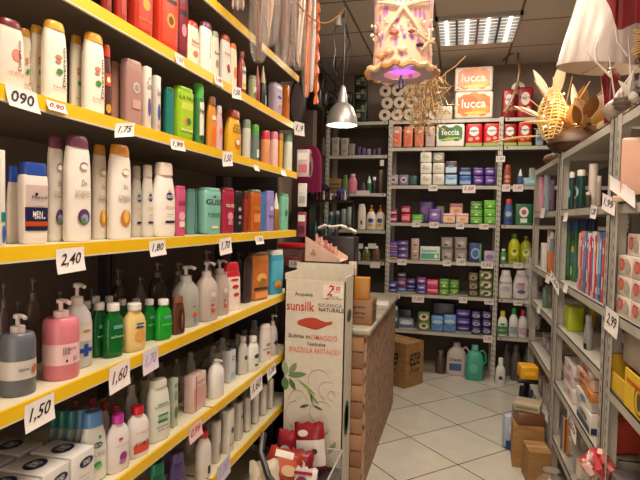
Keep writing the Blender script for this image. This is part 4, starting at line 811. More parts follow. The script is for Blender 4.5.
# ---- floor in front of the back shelves
def lettered_carton():
    p=onZ(389,389,0); w,t,h=.36,.25,.385
    m=MB(); m.box(-w/2,w/2,-t/2,t/2,0,h,mcard)
    m.box(-w/2,w/2,-.012,.012,h,h+.001,'b08c5c:c')
    fr=lambda u,v,e:(u*w/2,-t/2-e,v*h); sd=lambda u,v,e:(w/2+e,u*t/2,v*h)
    marks(m,fr,[('t',0,.62,.36,.24,'black:c','eze',0,.35),('t',0,.36,.32,.1,'black:c','3 pz',0,.35)]); marks(m,sd,[('t',0,.62,.38,.24,'black:c','eze',0,.35),('t',0,.36,.34,.1,'black:c','3 pz',0,.3)])
    return m,w,t,h
m,w,t,h=lettered_carton()
_p=onZ(405,389,0); _a=math.radians(-33)
o=m.build('cardboard_box',None,(_p.x-(w/2*math.cos(_a)+t/2*math.sin(_a)),_p.y-(w/2*math.sin(_a)-t/2*math.cos(_a)),0),_a); tag(o,'brown cardboard box with black handwriting on the floor by the counter','box')
B('KF','detergent_jug','jug',456,342,20,'c8bcb8','b8a8b0','white detergent jug with blue label on floor under the back shelf',[Rr(-.1,.3,.6,.25,'3c548c'),T(-.1,.55,.4,.08,'navy','Dash')],off=.1,t=.45)
B('KF','detergent_jug','jug',474,345,18,'3c9c84','6cac9c','turquoise green softener jug with handle on floor under the back shelf',[E(-.1,.4,.5,.3,'5cb49c')],off=.0,t=.5)
B('KF','bleach_bottle','neck',500,358,10,'d8d8d4','e0e0dc','small white bottle with dark emblem on the floor by the post',[E(0,.35,.4,.2,'2c2c34')],off=-.05,frac=.25)
for i,(px,tp,w,c) in enumerate([(515,345,10,'5c5450'),(527,347,10,'54504c'),(538,346,10,'5c5854'),(440,350,10,'4c3c34'),(506,344,8,'6c6460')]):
    B('KF','bleach_bottle','neck',px,tp,w,c,'6c6864','dim grey bottle on the floor beneath the back bay, '+['beside the small white one','second','third','left of the jugs','furthest back one'][i],off=.12 if i!=4 else .25)  # dark greys paint the shade beneath the bay
# ------------------------------------------------------------------ right shelves
def NR(sh,name,px,top,w,col,label,mk=(),ratio=.7,**k): return X(sh,name,px,top,w,col,label,mk,ratio,**k)
for i,(px,tp,w) in enumerate([(571,172,6),(580,170,9)]):
    B('R2','mouthwash_bottle','tube',px,tp,w,'14403c','dcd4c8','dark teal bottle with white cap on the upper right shelf, {p} one'.replace('{p}',['left','right'][i]),[E(.3,.5,.5,.3,'9cc0c0')],frac=.16,t=.8)
B('R2','mouthwash_bottle','tube',565,173,5,'14443c','dcd4c8','narrow dark teal bottle behind the two with white caps',[E(.3,.5,.5,.2,'9cc0c0')],frac=.16,t=.8,off=.06)
B('R2','cotton_roll','roll',592,164,9,'d8ccc0','dcd0c4','tall cream wrapped cotton roll on the upper right shelf',[E(0,.3,.6,.4,'a8a090')],off=.03)
B('R2','spray_can','tube',588,192,6,'3c4030','c8b8a8','small dark can before the cream cotton roll',off=.008)
for i,(px,tp,w,c,l) in enumerate([(541,177,6,'d890ac','pink wrapped refill at the far end of upper right shelf'),(546,175,6,'8ca0a8','pale blue wrapped refill at the far end of upper right shelf'),(551.5,180,5,'6c5470','violet grey wrapped refill at the far end of upper right shelf')]):
    NR('R2','refill_pack',px,tp,w,c,l,[E(0,.5,.7,.3,'d4ccd0')],bev=.006,cat='pack')
# near bay: peach cutting board, black tray, white papers
# R3
for i,(px,tp,w,c) in enumerate([(561,222,9,'2c5c8c'),(567.5,221,9,'285084'),(575,220,9,'204478'),(583,219,9,'1c3868'),(591,218,8,'182c54')]):
    B('R3','detergent_bottle','slab',px,tp,w,'3c7440',c,'tall bottle with dark blue top and yellow band on the right shelf, {p}'.replace('{p}',ords(5)[i]),[Rr(0,.9,.9,.2,c),Rr(0,.62,.9,.12,'d8c028'),Rr(0,.45,.9,.24,'3474c0'),E(0,.2,.6,.2,'d8dcd0')],off=.03+.015*i,frac=.16,t=.7)
cols=['d8a0a0','c86c74','8c7c98','4c6c9c','b8c0cc','d02430','d8d0d4','c03440','6c9cbc','3c548c','b82c38','d8b0b4']
for i,c in enumerate(cols):
    y=2.68-i*.042; hgt=.27+.012*math.sin(i*2.3); 
    o=boxy('colouring_book',.034,.2,hgt,c,[Rr(0,.5,.7,.8,['e0c8c0','d8384c','b0a8c0','5c8cc8','c84c54','e84c50','5878a8','e8a0a0','d8dce0','8cb8d8','e04850','8c4c60'][i]),Rr(0,.8,.6,.1,'white'),Rr(0,.3,.5,.2,['4c6ca8','e8d8d0','c03c48'][i%3])],(XR+.115,y,ZR['R3']+.001),-math.pi/2,'upright packet of coloured toothbrushes and combs, '+['first from the far end','second','third','fourth','fifth','sixth','seventh','eighth','ninth','tenth','eleventh','last beside the post'][i]+(' from the far end' if 0<i<11 else ''),'packet','colourful slim packets on the right shelf',bev=.002)
# white and red printed cartons on near bay
fm=[E(-.35,.55,.4,.6,'c85048'),E(-.35,.55,.3,.42,'d8786c'),E(.5,.45,.45,.6,'a8ac98'),E(.5,.45,.28,.4,'b8a898'),T(.1,.8,.4,.1,'redink','fragola')]
for row in range(3):
    for cc in range(2):
        o=boxy('tea_light_carton',.15,.16,.068,'dcd0c4',fm,(XR+.09,1.975-cc*.156,ZR['R3']-.0+.001+row*.0695),-math.pi/2,'white carton with red fruit print, '+['bottom','middle','upper'][row]+' row, '+['beside the post','nearer one'][cc],'box','white and red fruit cartons on the near right shelf',bev=.002,side=fm)
for cc in range(2):
    boxy('tea_light_carton',.12,.14,.075,'d8ccc0',fm,(XR+.1+.0,1.96-cc*.13,ZR['R3']+.001+.2086),-math.pi/2,'white carton with red fruit print on the top of the pile, '+['beside the post','nearer one'][cc],'box','white and red fruit cartons on the near right shelf',bev=.002,side=fm)
boxy('wash_box',.1,.12,.28,'c01c34',[Rr(0,.75,.5,.12,'8c8494'),Rr(0,.3,.8,.06,'e05060')],(XR+.075,1.60,ZR['R3']+.001),-math.pi/2,'tall crimson carton with grey patch at the right photo edge','box',side=[Rr(0,.8,.6,.16,'8c8494')])
# far bay R3
B('R3','cotton_roll','roll',549,229,6,'c8a898','d8ccc0','pale roll standing at the far end of the right middle shelf',off=.08)
NR('R3','wash_box',545,243,10,'d8d4cc','white carton stacked at the far end of the right middle shelf, by the post',ratio=.8,off=.02)
NR('R3','wash_box',550,252,7,'b8643c','orange brown carton in front of the white one at far end of right shelf',ratio=.8,off=.01)
# R4
NR('R4','wash_box',573,306,20,'a8b81c','lime green carton on the right shelf with pale grey label end',[E(0,.5,.5,.4,'bccc2c')],ratio=.6,off=.03)
NR('R4','wash_box',592,302,8,'d8bc20','small yellow carton behind the grey bottle on right shelf',ratio=.8,off=.16)
B('R4','soap_bottle','sham',588,315,9,'8c8c8c','a09c98','grey bottle with white print beside the lime green carton',[E(0,.5,.5,.3,'c0bcb8'),Rr(0,.12,.9,.2,'black')],off=.02,t=.8)
X('R4','wash_box',545,288,6,'5c7c74','grey green carton at the far end of the lower right shelf',[E(0,.5,.5,.3,'8ca89c')],.8,.02)
# near bay N4: cardboard tray box, yellow display box
o=boxy('cardboard_tray',.34,.20,.12,'b0a494',[Rr(.35,.5,.012,.96,'5c5044')],(XR+.125,1.83,.975),-math.pi/2,'pale grey cardboard carton lying on top of the yellow display box','box',bev=.004,side=[Rr(0,.5,.9,.02,'8c8070')])
o.rotation_euler=(0,0,-math.pi/2)
m=MB(); W_=.40;D_=.22;Hh=.125
m.box(-W_/2,W_/2,-D_/2,-D_/2+.004,0,Hh*.55,'d0a820:c'); m.box(-W_/2,-W_/2+.004,-D_/2,D_/2,0,Hh,'c8a01c:c'); m.box(W_/2-.004,W_/2,-D_/2,D_/2,0,Hh,'d8b020:c'); m.box(-W_/2,W_/2,D_/2-.004,D_/2,0,Hh,'b89418:c'); m.box(-W_/2,W_/2,-D_/2,D_/2,0,.003,'b89418:c')
m.box(-.02,W_/2,-D_/2-.003,-D_/2+.001,0,Hh,'d8b420:c')
marks(m,lambda u,v,e:(.11+u*.13,-D_/2-.003-e,v*Hh),[E(.1,.42,.36,.72,'4c4424'),E(.1,.42,.3,.6,'d8b420'),E(.1,.42,.14,.46,'4c4424'),Rr(0,.74,.8,.09,'c0541c')])
o=m.build('display_box',None,(XR+.115,1.868,.857),-math.pi/2); tag(o,'open yellow cardboard display box with round dark flame emblem','box')
for i in range(3):
    r=boxy('foil_packet',.10,.09,.06,'b8b8ac',[E(0,.5,.7,.6,'8c9c84')],(XR+.09,2.0-i*.1,.861),-math.pi/2+.2*(i-1),'crumpled silver packet inside the yellow display box, '+['far','middle','near'][i]+' one','packet',bev=.02)
# N5 etc.
gm=[E(-.4,.5,.2,.5,'8ca868'),E(.0,.4,.25,.45,'a0b880'),E(.4,.55,.2,.5,'8ca868'),T(0,.85,.5,.1,'olive','tisana')]
boxy('wash_box',.24,.14,.11,'d0c8b4',gm,(XR+.09,1.52,.730),-math.pi/2,'cream carton with green leaves below the yellow display box','box',side=gm)
m=MB(); m.box(-.14,.14,-.12,.12,0,.27,'8c7c70:c'); tag(m.build('cardboard_box',None,(XR+.16,1.50,.452),-math.pi/2),'plain taupe box under the leaf printed carton at the right edge','box')
m=MB(); m.box(-.14,.14,-.13,.13,0,.004,'e0d8c8:c'); tag(m.build('paper_sheet',None,(XR+.14,1.50,.724),-math.pi/2),'white paper sheet lying under the leaf printed carton','paper')
# red wire crate
CRX=0
m=MB()
for z in (0,.07,.14,.21,.262):
    for s in (-1,1):
        m.box(-.2,.2,s*.12-.003,s*.12+.003,z,z+.006,'6c1c24:m'); m.box(s*.2-.003,s*.2+.003,-.12,.12,z,z+.006,'6c1c24:m')
for i in range(9):
    x=-.2+i*.05
    for s in (-1,1): m.box(x-.002,x+.002,s*.12-.002,s*.12+.002,0,.268,'7c2028:m')
m.box(-.2,.2,-.12,.12,0,.003,'4c1c20:m'); m.box(-.205,.205,-.125,.125,.268,.274,'6c1c24:m')
tag(m.build('wire_crate',None,(XR+.24,1.86,.452),-math.pi/2),'dark red wire crate on the lower shelf of the near right bay','crate')
boxy('gift_box',.26,.09,.11,'6c6468',[E(.2,.3,.3,.5,'c01c7c'),E(.5,.5,.2,.5,'b01c70')],(XR+.06,1.93,.452),-math.pi/2,'grey box with magenta blossom print low at the right photo edge','box')
# R5 middle bay : papers and boxes
bb=[E(0,.6,.5,.4,'b0a898'),Rr(0,.2,.96,.32,'1c2c5c'),T(0,.6,.4,.2,'navy','carta')]
for i,(y,z,w,h,c,mk,l) in enumerate([(2.45,.0,.24,.085,'d4d0c8',bb,'white and navy carton stacked on the lower right shelf'),(2.47,.087,.22,.05,'dcd8d0',[E(0,.5,.4,.6,'6c84a8')],'white carton with blue oval lying on the navy one'),(2.44,.139,.25,.04,'b8743c',[Rr(0,.5,.6,.6,'c88c4c')],'orange brown flat pack in the lower right pile'),(2.46,.181,.24,.05,'d0b898',[E(-.3,.5,.3,.5,'c04c3c'),E(.3,.5,.3,.5,'c87c4c')],'cream flat pack with red prints in the lower right pile'),(2.45,.233,.22,.03,'c0b8b0',[Rr(0,.5,.5,.7,'b03040')],'pale flat pack with red block, topmost of the lower right pile')]):
    boxy('flat_pack',w,.2,h,c,mk,(XR+.11,y,ZR['R5']+.001+z),-math.pi/2+[0,.05,-.04,.06,-.03][i],l,'box' if i<2 else 'pack',bev=.003,side=mk)
for i,(y,z,h,c) in enumerate([(2.82,0,.07,'d4d0cc'),(2.84,.071,.06,'c8b8b8'),(2.82,.132,.05,'d8d0d0')]):
    boxy('flat_pack',.22,.2,h,c,[Rr(.2,.5,.3,.4,'c07c90')],(XR+.12,y,ZR['R5']+.001+z),-math.pi/2,'white and pink carton further along the lower right shelf, '+['bottom','middle','top'][i]+' one','box',bev=.003)
for i,(y,c) in enumerate([(2.2,'c04838'),(2.29,'8c6848')]):
    boxy('snack_bag',.07,.12,.13,c,[E(0,.5,.7,.5,'e0c8a8')],(XR+.1,y,ZR['R5']+.001),-math.pi/2+.2,['red','brown'][i]+' crinkled bag leaning by the post on the lower right shelf','bag',bev=.02)
# R6 / bottom : clear bags
for i,(x,y,s,c) in enumerate([(.64,2.88,.2,'c8c0a8'),(.64,2.62,.22,'c8b858'),(.66,2.36,.22,'b8a838'),(.64,2.25,.18,'9cb0c8')]):
    if i==3: continue
    r=empty('clear_bag',(x,y,ZR['R6']+.001),0,'bulging clear plastic bag of '+['white','yellow','pale yellow'][i]+' goods on the bottom right shelf','bag')
    m=MB(); m.lathe([(0,.7),(.15,1),(.5,.98),(.75,.7),(.9,.3),(1,.45)],s*.5,s*.42,2.3,'d8d4cc:x',h=s*1.05,seg=18); m.build('film',r)
    for j in range(4):
        m=MB(); m.rbox(s*.25,s*.2,s*.45,.012,[c,'d8ccb8','c8a838','8c8c90'][(j+i)%4],cx=(j%2-.5)*s*.36,cy=(j//2-.5)*s*.3,z0=.006); m.build('packet',r)
m=MB()
for i in range(9): m.tube([(-.012*i*.4,.012*math.sin(i),0),(.0,.01*i-.04,.1),(.01*math.sin(i*2),.008*i-.03,.22)],.006,['8c8c90','c87c3c','2c4c6c','d8a850'][i%4],6)
tag(m.build('pen_bundle',None,(XR+.06,2.68,ZR['R6']+.002+.0)),'bundle of grey, orange and blue rods standing on bottom right shelf','bundle') if False else None
# hanging card of cables at middle post
m=MB(); m.rbox(.10,.012,.2,.005,'4c5458:x',z0=0); 
for i in range(5): m.box(-.035+i*.015,-.027+i*.015,-.006,.004,.01,.17,['3c74a8','c87c34','d8a060','303438','c06c2c'][i])
o=m.build('brush_packet',None,(XR-.025,2.62,.36),-math.pi/2+.2); tag(o,'hanging packet of blue and orange handled brushes on the lower right shelf edge','packet')
# ---- things on the floor beside the right shelves
m=MB(); m.box(-.06,.06,-.08,.08,0,.19,mcard); m.box(-.055,.055,-.012,.012,.19,.191,'b08c5c:c'); tag(m.build('cardboard_box',None,(.475,3.08,0),.1),'small brown cardboard box on the floor, nearest beside the right shelves','box')
m=MB(); m.box(-.085,.085,-.1,.1,0,.25,mcard); m.box(-.08,.08,-.012,.012,.25,.251,'b08c5c:c'); tag(m.build('cardboard_box',None,(.45,3.30,0),-.05),'taller brown cardboard box on the floor behind the small one','box')
boxy('carton',.15,.16,.07,'6c4830',(),(.452,3.3,.252),.12,'open brown tray resting on the taller cardboard box','box',bev=.004)
boxy('flat_pack',.15,.13,.05,'a89880',[Rr(0,.5,.8,.3,'6c7060')],(.45,3.3,.323),-.25,'grey beige flat pack on top of the brown tray','pack',bev=.006)
r=empty('plastic_pack',(.375,3.48,0),.2,'blue and white plastic pack standing on the floor beside the brown boxes','pack')
m=MB(); m.rbox(.1,.08,.22,.03,'a8b4c8'); m.build('body',r); m=MB(); marks(m,lambda u,v,e:(u*.05,-.04-e,v*.22),[Rr(0,.15,.8,.24,'2c4c8c'),E(0,.6,.5,.3,'d0d4dc')]); m.build('front_label',r)
r=empty('black_stand',(.48,3.62,.0),.0,'black stand carrying a yellow carton beside the far right shelving','stand')
m=MB(); m.box(-.06,.06,-.06,.06,0,.03,'black'); m.tube([(0,0,.03),(0,0,.40)],.02,'black',8); m.build('pole',r)
m=MB(); m.rbox(.13,.13,.03,.008,'black',z0=.40); m.build('platform',r)
m=MB(); m.tube([(-.03,-.05,.02),(-.05,-.06,.2),(-.03,-.05,.38)],.018,'1c1c20',8); m.tube([(.03,-.06,.02),(.01,-.07,.2),(.02,-.06,.36)],.014,'3c3c40',8); m.build('tube_pair',r)
r2=boxy('carton',.11,.12,.085,'d89c1c',[Rr(0,.5,.6,.3,'e8b830')],(.48,3.60,.431),.1,'small yellow orange carton perched on the black stand','box',bev=.008)
r=empty('cellophane_packets',(.575,4.175,.3),.0,'clump of clear cellophane packets hanging at the far end of the right shelves','packet')
for i in range(6):
    m=MB(); m.rbox(.10,.02,.2,.008,'d8d4d4:x',z0=.35+.08*i,cx=.02*math.sin(i*2),cy=.02*i-.05); m.box(-.03,.03,.02*i-.055,.02*i-.045,.38+.08*i,.48+.08*i,['b0a8b4','8c98a8','c8b8c0'][i%3]); m.build('packet',r)

for i,(x,y,s_,c) in enumerate([(.49,2.72,.19,'d8c048'),(.48,2.50,.2,'c8ccd0')]):
    r=empty('clear_bag',(x,y,.001),0,'knotted clear plastic bag on the floor before the right shelves, '+['further one with yellow packets','nearer one with pale packets'][i],'bag')
    m=MB(); m.lathe([(0,.7),(.15,1),(.5,.98),(.75,.7),(.9,.3),(1,.45)],s_*.48,s_*.42,2.3,'d8d4cc:x',h=s_*1.2,seg=18); m.build('film',r)
    for j in range(4):
        m=MB(); m.rbox(s_*.25,s_*.2,s_*.55,.012,[c,'d8ccb8','d8b020','8c8c90'][(j+i)%4],cx=(j%2-.5)*s_*.36,cy=(j//2-.5)*s_*.3,z0=.006); m.build('packet',r)
m=MB()
for k in range(7):
    a=k*.9; m.tube([(0,0,.05),(.03*math.cos(a),.03*math.sin(a),.09),(.05*math.cos(a),.05*math.sin(a),.06),(.03*math.cos(a+.5),.03*math.sin(a+.5),.03)],.018,['d87068','e8c0b8','c84850'][k%3],6)
_p=onY(606,462,2.10)
tag(m.build('paper_flower',None,(.53,2.085,_p.z-.06)),'crumpled coral and white paper flower at the post, low on the right','flower')
for i,(px,tp,w,c,l) in enumerate([(575,196,7,'6c5c50','small brown jar behind the teal bottles'),(598,176,5,'a89c90','narrow grey tube at the near end of the middle bay, upper shelf')]):
    B('R2','cream_jar','tube',px,tp,w,c,'c8bcb0',l,cat='jar',off=.05)
for i in range(5):
    boxy('soap_carton',.12,.1,.07,['8c9ca8','b0a898','c8a848','9c5c54','7c8c6c'][i],[E(0,.5,.6,.5,'d8d0c8')],(XR+.25,2.28+i*.17,ZR['R3']+.001),-math.pi/2,['grey blue','beige','mustard','brick red','sage'][i]+' carton in the back of the right middle shelf','box')
    boxy('soap_carton',.13,.12,.09,['b0b4b8','a88c6c','8c5c5c','c0bcb0','6c7c94'][i],[E(0,.5,.6,.5,'d8d0c8')],(XR+.26,2.27+i*.17,ZR['R4']+.001),-math.pi/2,['silver','tan','plum','ivory','slate'][i]+' carton in the back of the lower right shelf','box')
    boxy('soap_carton',.13,.12,.1,['8c4c44','a8a090','c0a860','746c84','9c948c'][i],[E(0,.5,.6,.5,'d8d0c8')],(XR+.13,3.25+i*.16,ZR['R5']+.001),-math.pi/2,['rust','stone','straw','violet','pebble'][i]+' coloured carton on the far low right shelf','box')
    boxy('soap_carton',.13,.12,.12,['b0a8a0','7c8c9c','c8b8a0','8c6c5c','a0a8a0'][i],[E(0,.5,.6,.5,'d8d0c8')],(XR+.13,3.25+i*.16,ZR['R4']+.001),-math.pi/2,['pearl','steel blue','sand','cocoa','pale green'][i]+' carton on the far right shelf below the middle one','box')

for i in range(4):
    boxy('soap_carton',.14,.14,.13,['8c7458','a8a098','6c7c70','9c5c50'][i],[E(0,.5,.6,.5,'d8d0c8')],(XR+.14,2.25+i*.17,ZR['R6']+.001) if 0 else (XR+.30,2.30+i*.17,ZR['R5']+.001),-math.pi/2,['brown','stone grey','moss','brick'][i]+' carton standing in the back of the lower right middle bay','box')
    boxy('soap_carton',.13,.16,.15,['a89878','8c8c90','b8a890','74584c'][i],[Rr(0,.6,.7,.3,'d0c8bc')],(XR+.12,3.27+i*.18,ZR['R6']+.001),-math.pi/2,['khaki','cool grey','buff','umber'][i]+' carton on the bottom shelf of the far right bay','box')
    B('R1' if 0 else 'R3','detergent_bottle','sham',[548.5,551,553.5,556][i],[236,232,234,238][i],5,['c8c0b8','7c8c9c','b87c84','8c9c6c'][i],'d8d4cc',['chalk white','blue grey','dusty pink','sage green'][i]+' bottle in the far bay of the right middle shelf',off=.04)
# ------------------------------------------------------------------ price cards
def card(side,px,py,w,h,txt,label,ink='ink',tilt=0,paper='e8e0dc',plane=None,curl=.008,double=None):
    if side=='L': X0=FX+.0046 if plane is None else plane; f=lambda a,b:onX(a,b,X0); rz=math.pi/2
    elif side=='R': X0=XR-.0046 if plane is None else plane; f=lambda a,b:onX(a,b,X0); rz=-math.pi/2
    else: X0=YB-.0046 if plane is None else plane; f=lambda a,b:onY(a,b,X0); rz=0
    c=f(px,py); W=(f(px+w/2,py)-f(px-w/2,py)).length; Hh=abs(f(px,py+h/2).z-f(px,py-h/2).z)
    m=MB(); vs=[];fs=[]; n=6
    sh=math.tan(math.radians(tilt))
    def sfc(u,v,e): # u -1..1, v 0..1
        z=(v-.5)*Hh; return (u*W/2+sh*z,-e-curl*(1-v)**2,z+u*W/2*math.tan(math.radians(tilt*.5)))
    for i in range(n+1):
        for u in (-1,1): vs.append(sfc(u,i/n,0))
    m.add(vs,[(2*i,2*i+1,2*i+3,2*i+2) for i in range(n)],paper+':c',True)
    m.box(-W*.12,W*.12,-.0005,.004,Hh*.12,Hh*.3,paper+':c')
    o=m.build('price_card',None,c,rz)
    if txt:
        V,P=textmesh(txt,.35,.012); k=MB(); k.add([sfc(x*1.5,.52+y*.55,.0012) for x,y in V],P,ink+':c')
        k.build('handwriting',o)
    return tag(o,label,'price tag')
for a in [
 ('L',22,99,31,22,'090','large white price card with 0,90 in dark ink on the second yellow edge','ink',-4),
 ('L',56,107,19,10,'0,90','small pink price sticker beside the large 0,90 card','redink',0),
 ('L',124,130,19,15,'1,75','crooked white price card under the metallic rose bottles','ink',22),
 ('L',177,145,14,11,'1,99','white price card under the lime green bottle','plum',4),
 ('L',227,159,10,15,'1,50','long white price card under the golden yellow bottle','ink',14),
 ('L',256,168,5,6,'','tiny blank sticker near the far end of second yellow edge'),
 ('L',283,173,5,6,'','tiny white sticker under the pink capped bottles'),
 ('L',179,60,8,11,'1,50','white price card under the first white bottle of the top shelf','redink',0),
 ('L',218,81,8,10,'1,99','white price card under the white and orange bottles on the top edge','redink',5),
 ('L',236,93,9,13,'1,50','hanging price card under the red brown bottle on the top edge','ink',15),
 ('L',70,260,28,24,'2,40','large white price card reading 2,40 on the third yellow edge','black',3),
 ('L',157,248,16,15,'1,80','white price card under the navy oval shower creams','ink',4),
 ('L',225,246,12,16,'1,70','white price card under the mint green shampoo bottles','black',6),
 ('L',259,240,8,8,'1,50','small white price card under the amber and blue bottles','black',0),
 ('L',39,412,28,26,'1,50','large slanted white price card reading 1,50 on the fourth yellow edge','black',6),
 ('L',119,376,20,25,'1,60','slanted white price card reading 1,60 above the red capped bottles','plum',8),
 ('L',150,360,15,22,'1,70','pale lilac price card right of the 1,60 card','lilac',8,'d8ccd8'),
 ('L',195,431,12,15,'0,99','pink price card with red digits on the fifth yellow edge','c83040',4,'e0c0c0'),
 ('L',256,386,11,16,'1,60','white price card on the far half of the fifth yellow edge','ink',6),
 ('L',271,371,8,10,'1,20','small white price card near the far end of the fifth yellow edge','dblue',8),
 ('L',223,470,12,18,'1,20','lilac price card on the sixth yellow edge','lilac',8,'c8c0d4'),
 ]: card(*a)
o=card('L',299,129,10,14,'1,9','white card dangling from the far end of the second yellow edge','ink',12); 
kt=[(433,188,9,6,''),(469,189,13,8,'r'),(506,188,8,7,'r'),(518,188,10,7,'r'),(500.5,159,9,6,''),
 (416,224.5,8,5,''),(434,225,9,6,''),(460,226,8,6,''),(484,226.5,9,5.5,'r'),(402,262,9,6,''),(447,263,8,6,''),(461,262,9,7,''),(487,265,12,7,''),(518,265.5,9,5.5,''),
 (418,299,12,7,'r'),(463,300,8,6,''),(489,302,9,5,''),(395,296,10,5,''),(488,339,9,7,'r'),(518,303,9,5,'')]
kl=['beneath the white wrapped bars','beneath the blue and purple packs','left on the right bay, upper shelf','second on the right bay, upper shelf','stuck on the shelf post near the red rolls','beneath the small bright green pack','beneath the purple pad pack','beneath the pink and white pads','beneath the bright green stacks','beneath the purple tray packs','beneath the left glassy gift cartons','beneath the right glassy gift cartons','beneath the pale lilac pack','beneath the dish soap bottles','beneath the violet packs, fifth shelf','beneath the leaf green stacks','beneath the crested tins','at left end of the fifth shelf','at the right end of the sixth shelf','beneath the large white bottles']
for (px,py,w,h,t),l in zip(kt,kl):
    card('K',px,py,w,h,'1,50' if w>6 else '',('white price card with red digits ' if t else 'small white price card ')+l+', rear','redink' if t else 'dgrey',0,'d8d0cc',curl=.003)
for i,(px,py,w,h,l) in enumerate([(363,193,13,5,'under the pink bottle of the left back bay'),(338,245,8,5,'under the small teal bottles, left back bay'),(359,246,8,5,'under the plain white bottle, left back bay'),(372,246,8,5,'under the orange pump bottles, left back bay'),(375,265,10,6,'on the low left back shelf'),(382,163,4,6,'stuck to the post between back bays')]):
    card('K',px,py,w,h,'','pale price card '+l,'dgrey',0,'ccc4bc',curl=.002)
for a in [('R',622,190,26,16,'','white sheet of paper sticking out of the upper right shelf','ink',-30),
 ('R',609,204,13,17,'1,99','tilted white price card at the post on the upper right edge','ink',-20),
 ('R',594,212,6,13,'1,20','narrow white price card left of the post, upper right edge','ink',-8),
 ('R',566,217,4,9,'','small white card under the dark teal bottles'),
 ('R',543,213,4,10,'','small white card at far end of the upper right edge'),
 ('R',612,322,13,24,'2,99','white card with three handwritten price lines under the fruit cartons','ink',-6),
 ('R',555,282,9,10,'1,50','tilted white price card under the blue topped bottles','ink',-25),
 ('R',566,288,4,9,'','small white card under the toothbrush packets'),
 ('R',539,309,3,8,'','small white card at the far lower right shelf'),
 ('R',572,426,9,14,'1,50','lilac white card on the low right shelf edge','dgrey',-20),
 ('R',548,279,4,8,'','small pale card on the far right middle edge')]: card(*a,curl=.006)
# ------------------------------------------------------------------ hanging dressing of the place
def hang(label,px,py0,px1,y,cols,n,rad,r0,film=True,z1=2.94,name='straw_garland',X_=-.74,cat='garland',orn=0):
    b=onX(px,py0,X_); b2=b
    root=empty(name,(b.x,b.y,b.z),0,label,cat,'bundles hanging from the ceiling over the left shelves')
    L=z1-b.z
    for s,c in enumerate(cols):
        m=MB()
        for i in range(n):
            a=random.random()*6.28; q=rad*(.3+.7*random.random()); ph=random.random()*6
            st=random.random()*.12
            pts=[(q*math.cos(a+t*.25)*(.35+min(1,t/3)*.65)*(1 if t<9 else .5),q*math.sin(a+t*.25)*(.35+min(1,t/3)*.65),st+(L-st)*t/10) for t in range(11)]
            m.tube(pts,r0*(.6+.8*random.random()),c,5)
        m.build('strands',root)
    if film:
        m=MB(); pr=[(0,.5),(.04,.9),(.15,1.15),(.4,1),(.6,1.2),(.8,.95),(1,.3)]
        m.lathe(pr,rad*1.3,rad*1.1,2,'d8d0c8:x',h=L,seg=9,caps=False); m.build('cellophane',root)
    return root
hang('long brown straw bundle in cellophane, nearest over the top left shelf',259,62,0,0,['5c3828','8c6450'],7,.03,.0035)
hang('pale pinkish straw bundle in cellophane, second over the left shelves',268,46,0,0,['9c6c58','c89c84'],7,.035,.003)
hang('dark brown branch bundle in cellophane between pale ones',281,64,0,0,['3c2018','6c4030'],6,.024,.004)
hang('dusty mauve bundle in cellophane right of the dark brown one',289,66,0,0,['6c4038','a06c5c'],6,.024,.0035)
hang('cream and white twisted bundle in glossy cellophane',298,70,0,0,['e0d0c0','c08c70'],8,.026,.004)
hang('orange and white bundle hanging lowest beside the twisted cream one',306,98,0,0,['d8602c','e09468'],6,.018,.004)
hang('clear white ribbon bundle left of the orange rope',311,92,0,0,['d8d0cc','c8bcb4'],5,.014,.004)
r=empty('orange_rope',onX(316,104,-.72),0,'coral orange braided rope hanging at the right of the bundles','rope')
m=MB()
for s in range(2):
    m.tube([(.007*math.cos(t*.9+s*3.14)+.0*t,.007*math.sin(t*.9+s*3.14),.0+t*.022) for t in range(40)],.0075,['c8582c','d87848'][s],6)
m.build('braid',r)
r=empty('straw_garland',onX(238,8,-.74),0,'faint beige bundle in cellophane above the nearest end of the top edge','garland')
m=MB()
for i in range(6): m.tube([(.02*math.cos(i),.02*math.sin(i),0),(.03*math.cos(i+1),.03*math.sin(i),.4),(.01*math.cos(i),.0,.72)],.003,'b09480',5)
m.build('strands',r); m=MB(); m.lathe([(0,.3),(.1,1.1),(.5,1),(1,.4)],.035,.035,2,'e8e0dc:x',h=.68,seg=9,caps=False); m.build('cellophane',r)
# golden wire looped to the hook, black cables
p0=onX(296,2,-.72); p1=onY(345,8,3.0)
m=MB(); m.tube([p0+(p1-p0)*t/10-Vector((0,0,.18*math.sin(t/10*3.14)*.5)) for t in range(11)],.004,'b07c38',6); m.tube([p0,p0+Vector((0,.0,2.95-p0.z))],.003,'b07c38',5)
o=m.build('gold_wire'); tag(o,'drooping gold coloured wire between the bundles and the lamp hook','wire')
hk=Vector((-.674,3.0,2.62))
r=empty('hanging_lamp',(-.674,3.0,2.0),0,'small silver bell shaped pendant lamp, lit, hanging by a black cord','lamp')
m=MB(); m.lathe([(0,1),(.06,1.0),(.22,.93),(.42,.72),(.52,.5),(.56,.34),(.75,.28),(.85,.2),(.95,.16),(1,.05)],.092,.092,2,'b4b2ae:m',h=.235,seg=28,caps=False)
m.lathe([(0,.98),(.22,.9),(.42,.68),(.52,.45)],.092,.092,2,'e8e4dc',h=.235,seg=28,caps=False); m.build('shade',r)
bulb=bpy.data.materials.new('lamp_bulb'); bulb.use_nodes=True; _b=bulb.node_tree.nodes['Principled BSDF']; _b.inputs['Emission Color'].default_value=(1,.9,.75,1); _b.inputs['Emission Strength'].default_value=14
m=MB(); m.lathe([(0,.2),(.2,.8),(.5,1),(.8,.6),(1,.3)],.05,.05,2,bulb,z0=-.006,h=.08,seg=16); m.build('bulb',r)
m=MB(); m.tube([(0,0,.23),(.004,0,.4),(0,0,.94)],.004,'black',6); m.build('cord',r)
